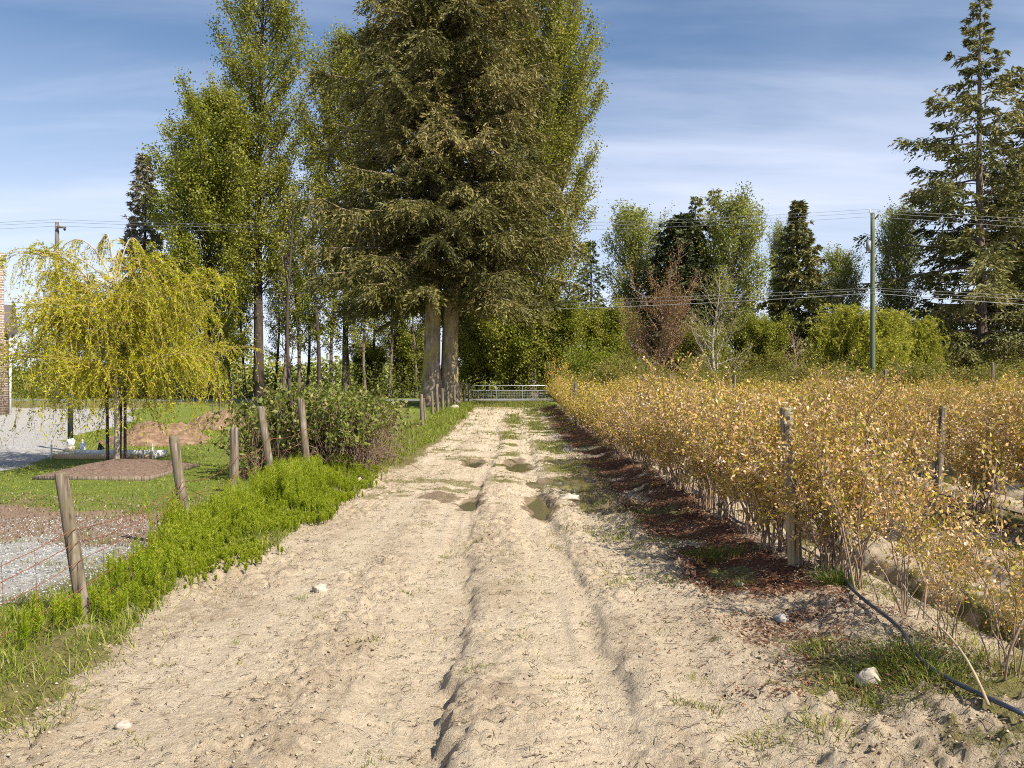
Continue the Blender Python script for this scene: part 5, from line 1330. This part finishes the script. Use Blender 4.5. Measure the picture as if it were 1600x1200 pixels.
for k, (a, m_, e, sag, lab) in enumerate(WI):
    A, Mi, E, Bk = at(*a, PZ - 0.16), at(*m_, PZ - 0.18), at(*e, PZ - 0.16), at(-1150, a[1] + 2, PZ - 0.16)
    P = np.concatenate([wire_pts(Bk, A, sag), wire_pts(A, Mi, sag)[1:], wire_pts(Mi, E, sag * 1.3)[1:]])
    b = MB(); b.tubes(P, (0.011, 0.011, 0.010, 0.011, 0.013, 0.022)[k], 5)
    o = tag(b.build("overhead_wire", M_WIRE), lab, "wire", "wires along the road")
    if k in (3, 5):
        u = 0.988 if k == 3 else 0.957
        Cc = wire_pts(A, Mi, sag, 300)[int(u * 299)]
        bb = MB(); q = np.linspace(-0.42, 0.42, 5)
        bb.tubes(np.stack([Cc[0] + q, np.full(5, Cc[1]), Cc[2] - 0.06 + 0 * q], 1), [0.05, 0.10, 0.11, 0.10, 0.05], 8, cap=True)
        bb.build("splice_case", M_DARKMETAL, o, True)

# ------------------------------------------------------------------ lawn furniture on the left
def lawn_at(px, Z): 
    x = (px - 800) * Z / F; return np.array([x, Z, gz(x, Z)])
# mulched bed with board edging
bc = np.array([-7.5, 16.0]); bw, bd = 2.0, 2.3
bed = thing("mulch_bed", "low square bed of brown mulch edged with boards under the young willow", "garden bed", (bc[0], bc[1], gz(*bc)), R(0))
b = MB(); nn = 24; u = np.linspace(-1, 1, nn); UX, UY = np.meshgrid(u, u)
HH = 0.05 + 0.20 * (1 - np.maximum(np.abs(UX), np.abs(UY)) ** 2) + 0.05 * fbm(UX * 4, UY * 4, 3, 3)
ii = np.arange(nn * nn).reshape(nn, nn)
b.add(np.stack([UX * (bw / 2 - 0.01), UY * (bd / 2 - 0.01), HH], -1).reshape(-1, 3), q=np.stack([ii[:-1, :-1], ii[:-1, 1:], ii[1:, 1:], ii[1:, :-1]], -1).reshape(-1, 4))
b.build("mulch", M_MULCHBED, bed, True)
for sx_, sy_, dx, dy in ((0, -1, bw + 0.08, 0.04), (0, 1, bw + 0.08, 0.04), (-1, 0, 0.04, bd - 0.005), (1, 0, 0.04, bd - 0.005)):
    b = MB(); b.box((sx_ * (bw / 2 + 0.02), sy_ * (bd / 2 + 0.02), 0.015), (dx, dy, 0.10)); b.build("edging_board", M_POST, bed)
# tree stakes round the willow
for k, (px, py0, Z, r_) in enumerate(((168.5, 600, 16.95, 0.033), (195.5, 600, 16.75, 0.033), (187.5, 612, 17.6, 0.033))):
    p = lawn_at(px, Z); h = at(px, py0, Z)[2] - p[2]
    tag(post_mb(h, r_, 800 + k, lean=(0.012 * (k - 1), 0), sides=8).build("tree_stake", M_BARK_DARK, None, False, p),
        ("dark stake at the left of the willow trunk", "grey stake at the right of the willow trunk", "dark stake hard against the back of the willow trunk")[k], "stake", "stakes of the young willow")
# second planting further back: three thin stakes
for k, (px, py0, Z) in enumerate(((332.5, 632, 30.0), (344, 612, 31.0), (361, 597, 29.5))):
    p = lawn_at(px, Z); h = at(px + (1.5 if k == 2 else 0), py0, Z)[2] - p[2]
    tag(post_mb(h, 0.032, 810 + k, lean=((3 * Z / F / h) if k == 2 else 0, 0), sides=8).build("tree_stake", M_POST, None, False, p),
        ("short thin stake in front of the soil heap", "middle thin stake in front of the soil heap", "tallest pale stake leaning beside the soil heap")[k], "stake", "stakes of the second planting")
# black pole on a concrete foot, wrapped with white
p = lawn_at(110, 21.0)
lp = thing("black_pole", "black metal pole with a white wrapped foot on a concrete base beside the gravel drive", "pole", p)
b = MB(); b.tubes(np.array([[0, 0, 0.30], [0, 0, 1.2], [0, 0, 2.3]]), 0.065, 16, cap=True); b.build("shaft", M_DARKMETAL, lp, True)
b = MB(); b.tubes(np.array([[0, 0, -0.1], [0, 0, 0.06], [0, 0, 0.12]]), 0.13, 16, cap=True); b.build("footing", M_CONC, lp, True)
b = MB(); b.tubes(np.array([[0, 0, 0.12], [0.005, 0, 0.2], [0.012, 0, 0.26], [0.0, 0, 0.31]]), [0.085, 0.095, 0.105, 0.075], 10, cap=True); b.build("white_wrap", M_WHITE, lp, True)
# form boards with stakes
p = lawn_at(168, 18.9)
fbm_ = thing("form_boards", "long whitewashed and orange lumber form lying on the lawn behind the young willow", "lumber", p, R(-1.5))
Lb = 158 * 18.9 / F
b = MB(); b.box((0, -0.16, 0.065), (Lb, 0.038, 0.10)); b.build("front_board", M_LUMBER, fbm_)
b = MB(); b.box((0.03, 0.55, 0.09), (Lb - 0.1, 0.038, 0.14)); b.build("back_board", M_LUMBERWHITE, fbm_)
for sx_ in (-1, 1):
    b = MB(); b.box((sx_ * (Lb / 2 - 0.04), 0.19, 0.075), (0.038, 0.60, 0.11)); b.build("end_board", M_LUMBERWHITE, fbm_)
for sx_, hh in ((-1.17, 0.36), (0.92, 0.24), (1.13, 0.40)):
    b = MB(); b.box((sx_, -0.21, hh / 2 - 0.02), (0.03, 0.03, hh)); b.build("form_stake", M_LUMBERWHITE, fbm_)
# rags tied on short stakes
def rag(px, Z, h, mat, lab, seed):
    g = np.random.default_rng(seed); p = lawn_at(px, Z)
    r = thing("rag_on_stake", lab, "rag", p, 0, "rags on short stakes")
    b = MB(); b.box((0.02, 0, h * 0.3), (0.03, 0.03, h * 0.7)); b.build("stake", M_LUMBERWHITE, r)
    b = MB(); n = 12; s_ = np.linspace(0, 1, n); th = np.arange(14) * 2 * np.pi / 14
    v = []
    for i in range(n):
        rr = (0.035 + 0.05 * np.sin(np.pi * s_[i]) ** 0.7) * (1 + 0.35 * np.sin(th * 3 + s_[i] * 4 + seed) + 0.25 * g.normal(size=14)) * (1 - 0.65 * s_[i])
        v.append(np.stack([rr * np.cos(th) - 0.04 * s_[i], rr * 0.7 * np.sin(th), np.full(14, h * (0.3 + 0.7 * s_[i]))], 1))
    v = np.concatenate(v + [[[-0.045, 0, h * 1.03]]])
    q = [[i * 14 + j, i * 14 + (j + 1) % 14, (i + 1) * 14 + (j + 1) % 14, (i + 1) * 14 + j] for i in range(n - 1) for j in range(14)]
    b.add(v, q=q, t=[[(n - 1) * 14 + j, (n - 1) * 14 + (j + 1) % 14, n * 14] for j in range(14)])
    b.build("cloth", mat, r)
rag(131, 19.6, 0.40, M_WHITE, "white plastic rag tied on a short stake behind the lumber form", 3)
rag(158, 19.7, 0.30, M_BLACKCLOTH, "black rag tied on a short stake behind the lumber form", 4)
# heaps of dug soil
def heap(px, Z, w, d, h, lab, seed):
    p = lawn_at(px, Z); b = MB(); nn = 60
    u = np.linspace(-1, 1, nn); UX, UY = np.meshgrid(u, u); rr = np.sqrt(UX ** 2 + UY ** 2)
    n_ = fbm(UX * 3 + seed, UY * 3, 4, seed); m_ = fbm(UX * 9 + seed, UY * 9, 3, seed + 3)
    HH = h * (ss(1.0, 0.15, rr + n_ * 0.5) if False else (1 - ss(0.15, 1.0, rr + n_ * 0.55))) * (0.75 + 0.9 * n_ + 0.25) + 0.12 * m_ * (rr < 0.95) - 0.06
    ii = np.arange(nn * nn).reshape(nn, nn)
    b.add(np.stack([UX * w / 2, UY * d / 2, HH], -1).reshape(-1, 3), q=np.stack([ii[:-1, :-1], ii[:-1, 1:], ii[1:, 1:], ii[1:, :-1]], -1).reshape(-1, 4))
    return tag(b.build("soil_heap", M_SOILPILE, None, False, p), lab, "soil heap", "heaps of dug soil on the lawn")
heap(238, 24.0, 3.4, 2.6, 0.62, "wide lumpy brown soil heap right of the willow trunk", 21)
heap(280, 25.5, 2.4, 2.0, 0.52, "lumpy brown soil heap in the middle of the dug strip", 25)
heap(345, 31.5, 3.4, 2.4, 0.80, "peaked brown soil heap behind the three thin stakes", 23)
heap(385, 33.5, 3.6, 2.4, 0.5, "flat brown soil spill right of the peaked heap", 24)
# brick house at the left edge
HZ = 40.0
hx = (13.5 - 800) * HZ / F
house = thing("brick_house", "brick house corner with a chimney and white downpipe at the left edge", "house", (hx, HZ, gz(hx, HZ)), R(33))
def brick_mat():
    m, n, l, out = new_mat("brick")
    tc = n.new("ShaderNodeTexCoord"); sp = n.new("ShaderNodeSeparateXYZ"); l.new(tc.outputs['Object'], sp.inputs[0])
    ad = n.new("ShaderNodeMath"); l.new(sp.outputs[0], ad.inputs[0]); l.new(sp.outputs[1], ad.inputs[1])
    cb = n.new("ShaderNodeCombineXYZ"); l.new(ad.outputs[0], cb.inputs[0]); l.new(sp.outputs[2], cb.inputs[1])
    br = n.new("ShaderNodeTexBrick"); br.inputs['Scale'].default_value = 1.0
    br.inputs['Brick Width'].default_value = 0.30; br.inputs['Row Height'].default_value = 0.115; br.inputs['Mortar Size'].default_value = 0.014
    br.inputs['Color1'].default_value = (0.19, 0.115, 0.09, 1); br.inputs['Color2'].default_value = (0.27, 0.175, 0.14, 1); br.inputs['Mortar'].default_value = (0.50, 0.46, 0.42, 1)
    l.new(cb.outputs[0], br.inputs['Vector'])
    p = n.new("ShaderNodeBsdfPrincipled"); p.inputs['Roughness'].default_value = 0.9; l.new(br.outputs[0], p.inputs['Base Color']); l.new(p.outputs[0], out.inputs[0])
    return m
M_BRICK = brick_mat()
M_ROOF = noise_mat("roof_shingles", [(0.3, (0.10, 0.085, 0.08)), (0.7, (0.19, 0.165, 0.16))], (1, 4, 4), 9, bump=0.5)
M_ROOF2 = noise_mat("roof_shingles_pinkish", [(0.3, (0.20, 0.155, 0.15)), (0.7, (0.34, 0.28, 0.27))], (1, 4, 4), 9, bump=0.5)
b = MB(); b.box((-4.5, 4.0, 1.85), (9.0, 8.0, 4.3)); b.build("wall", M_BRICK, house)
b = MB(); b.box((-0.62, -0.25, 3.6), (0.85, 0.5, 8.0)); b.box((-0.62, -0.25, 7.5), (1.0, 0.62, 0.35)); b.build("chimney", M_BRICK, house)
b = MB(); b.box((-0.62, -0.25, 7.85), (0.3, 0.3, 0.5)); b.build("chimney_pot", M_DARKMETAL, house)
b = MB(); b.add([[-9.4, -0.4, 4.0], [0.4, -0.4, 4.0], [0.4, 8.4, 4.0], [-9.4, 8.4, 4.0], [-9.4, 4, 5.6], [0.4, 4, 5.6]], q=[[0, 1, 5, 4], [2, 3, 4, 5], [3, 2, 1, 0]], t=[[0, 4, 3], [1, 2, 5]])
b.build("roof", M_ROOF, house)
b = MB(); b.tubes(np.array([[0.06, -0.05, 0.05], [0.06, -0.05, 2.0], [0.06, -0.05, 3.85]]), 0.06, 8, cap=True); b.build("downpipe", M_WHITE, house, True)
# far house on the right, mostly hidden by the fir
hz_ = 92.0
hp = px_loc(1500, hz_)
h2 = thing("far_house", "house with a grey pink shingle roof half hidden under the large fir", "house", hp)
M_SIDING = noise_mat("house_siding", [(0.3, (0.20, 0.17, 0.15)), (0.7, (0.30, 0.27, 0.24))], (1, 1, 8), 3, bump=0.2)
b = MB(); b.box((6, 4, 1.5), (12, 8, 3.2)); b.add([[0, 0, 3.1], [0, 8, 3.1], [0, 4, 5.4], [12, 0, 3.1], [12, 8, 3.1], [12, 4, 5.4]], t=[[0, 2, 1], [3, 4, 5]]); b.build("wall", M_SIDING, h2)
b = MB(); b.add([[-0.5, -0.6, 2.85], [12.5, -0.6, 2.85], [12.5, 4, 5.6], [-0.5, 4, 5.6], [12.5, 8.6, 2.85], [-0.5, 8.6, 2.85]], q=[[0, 1, 2, 3], [3, 2, 4, 5]]); b.build("roof", M_ROOF2, h2)
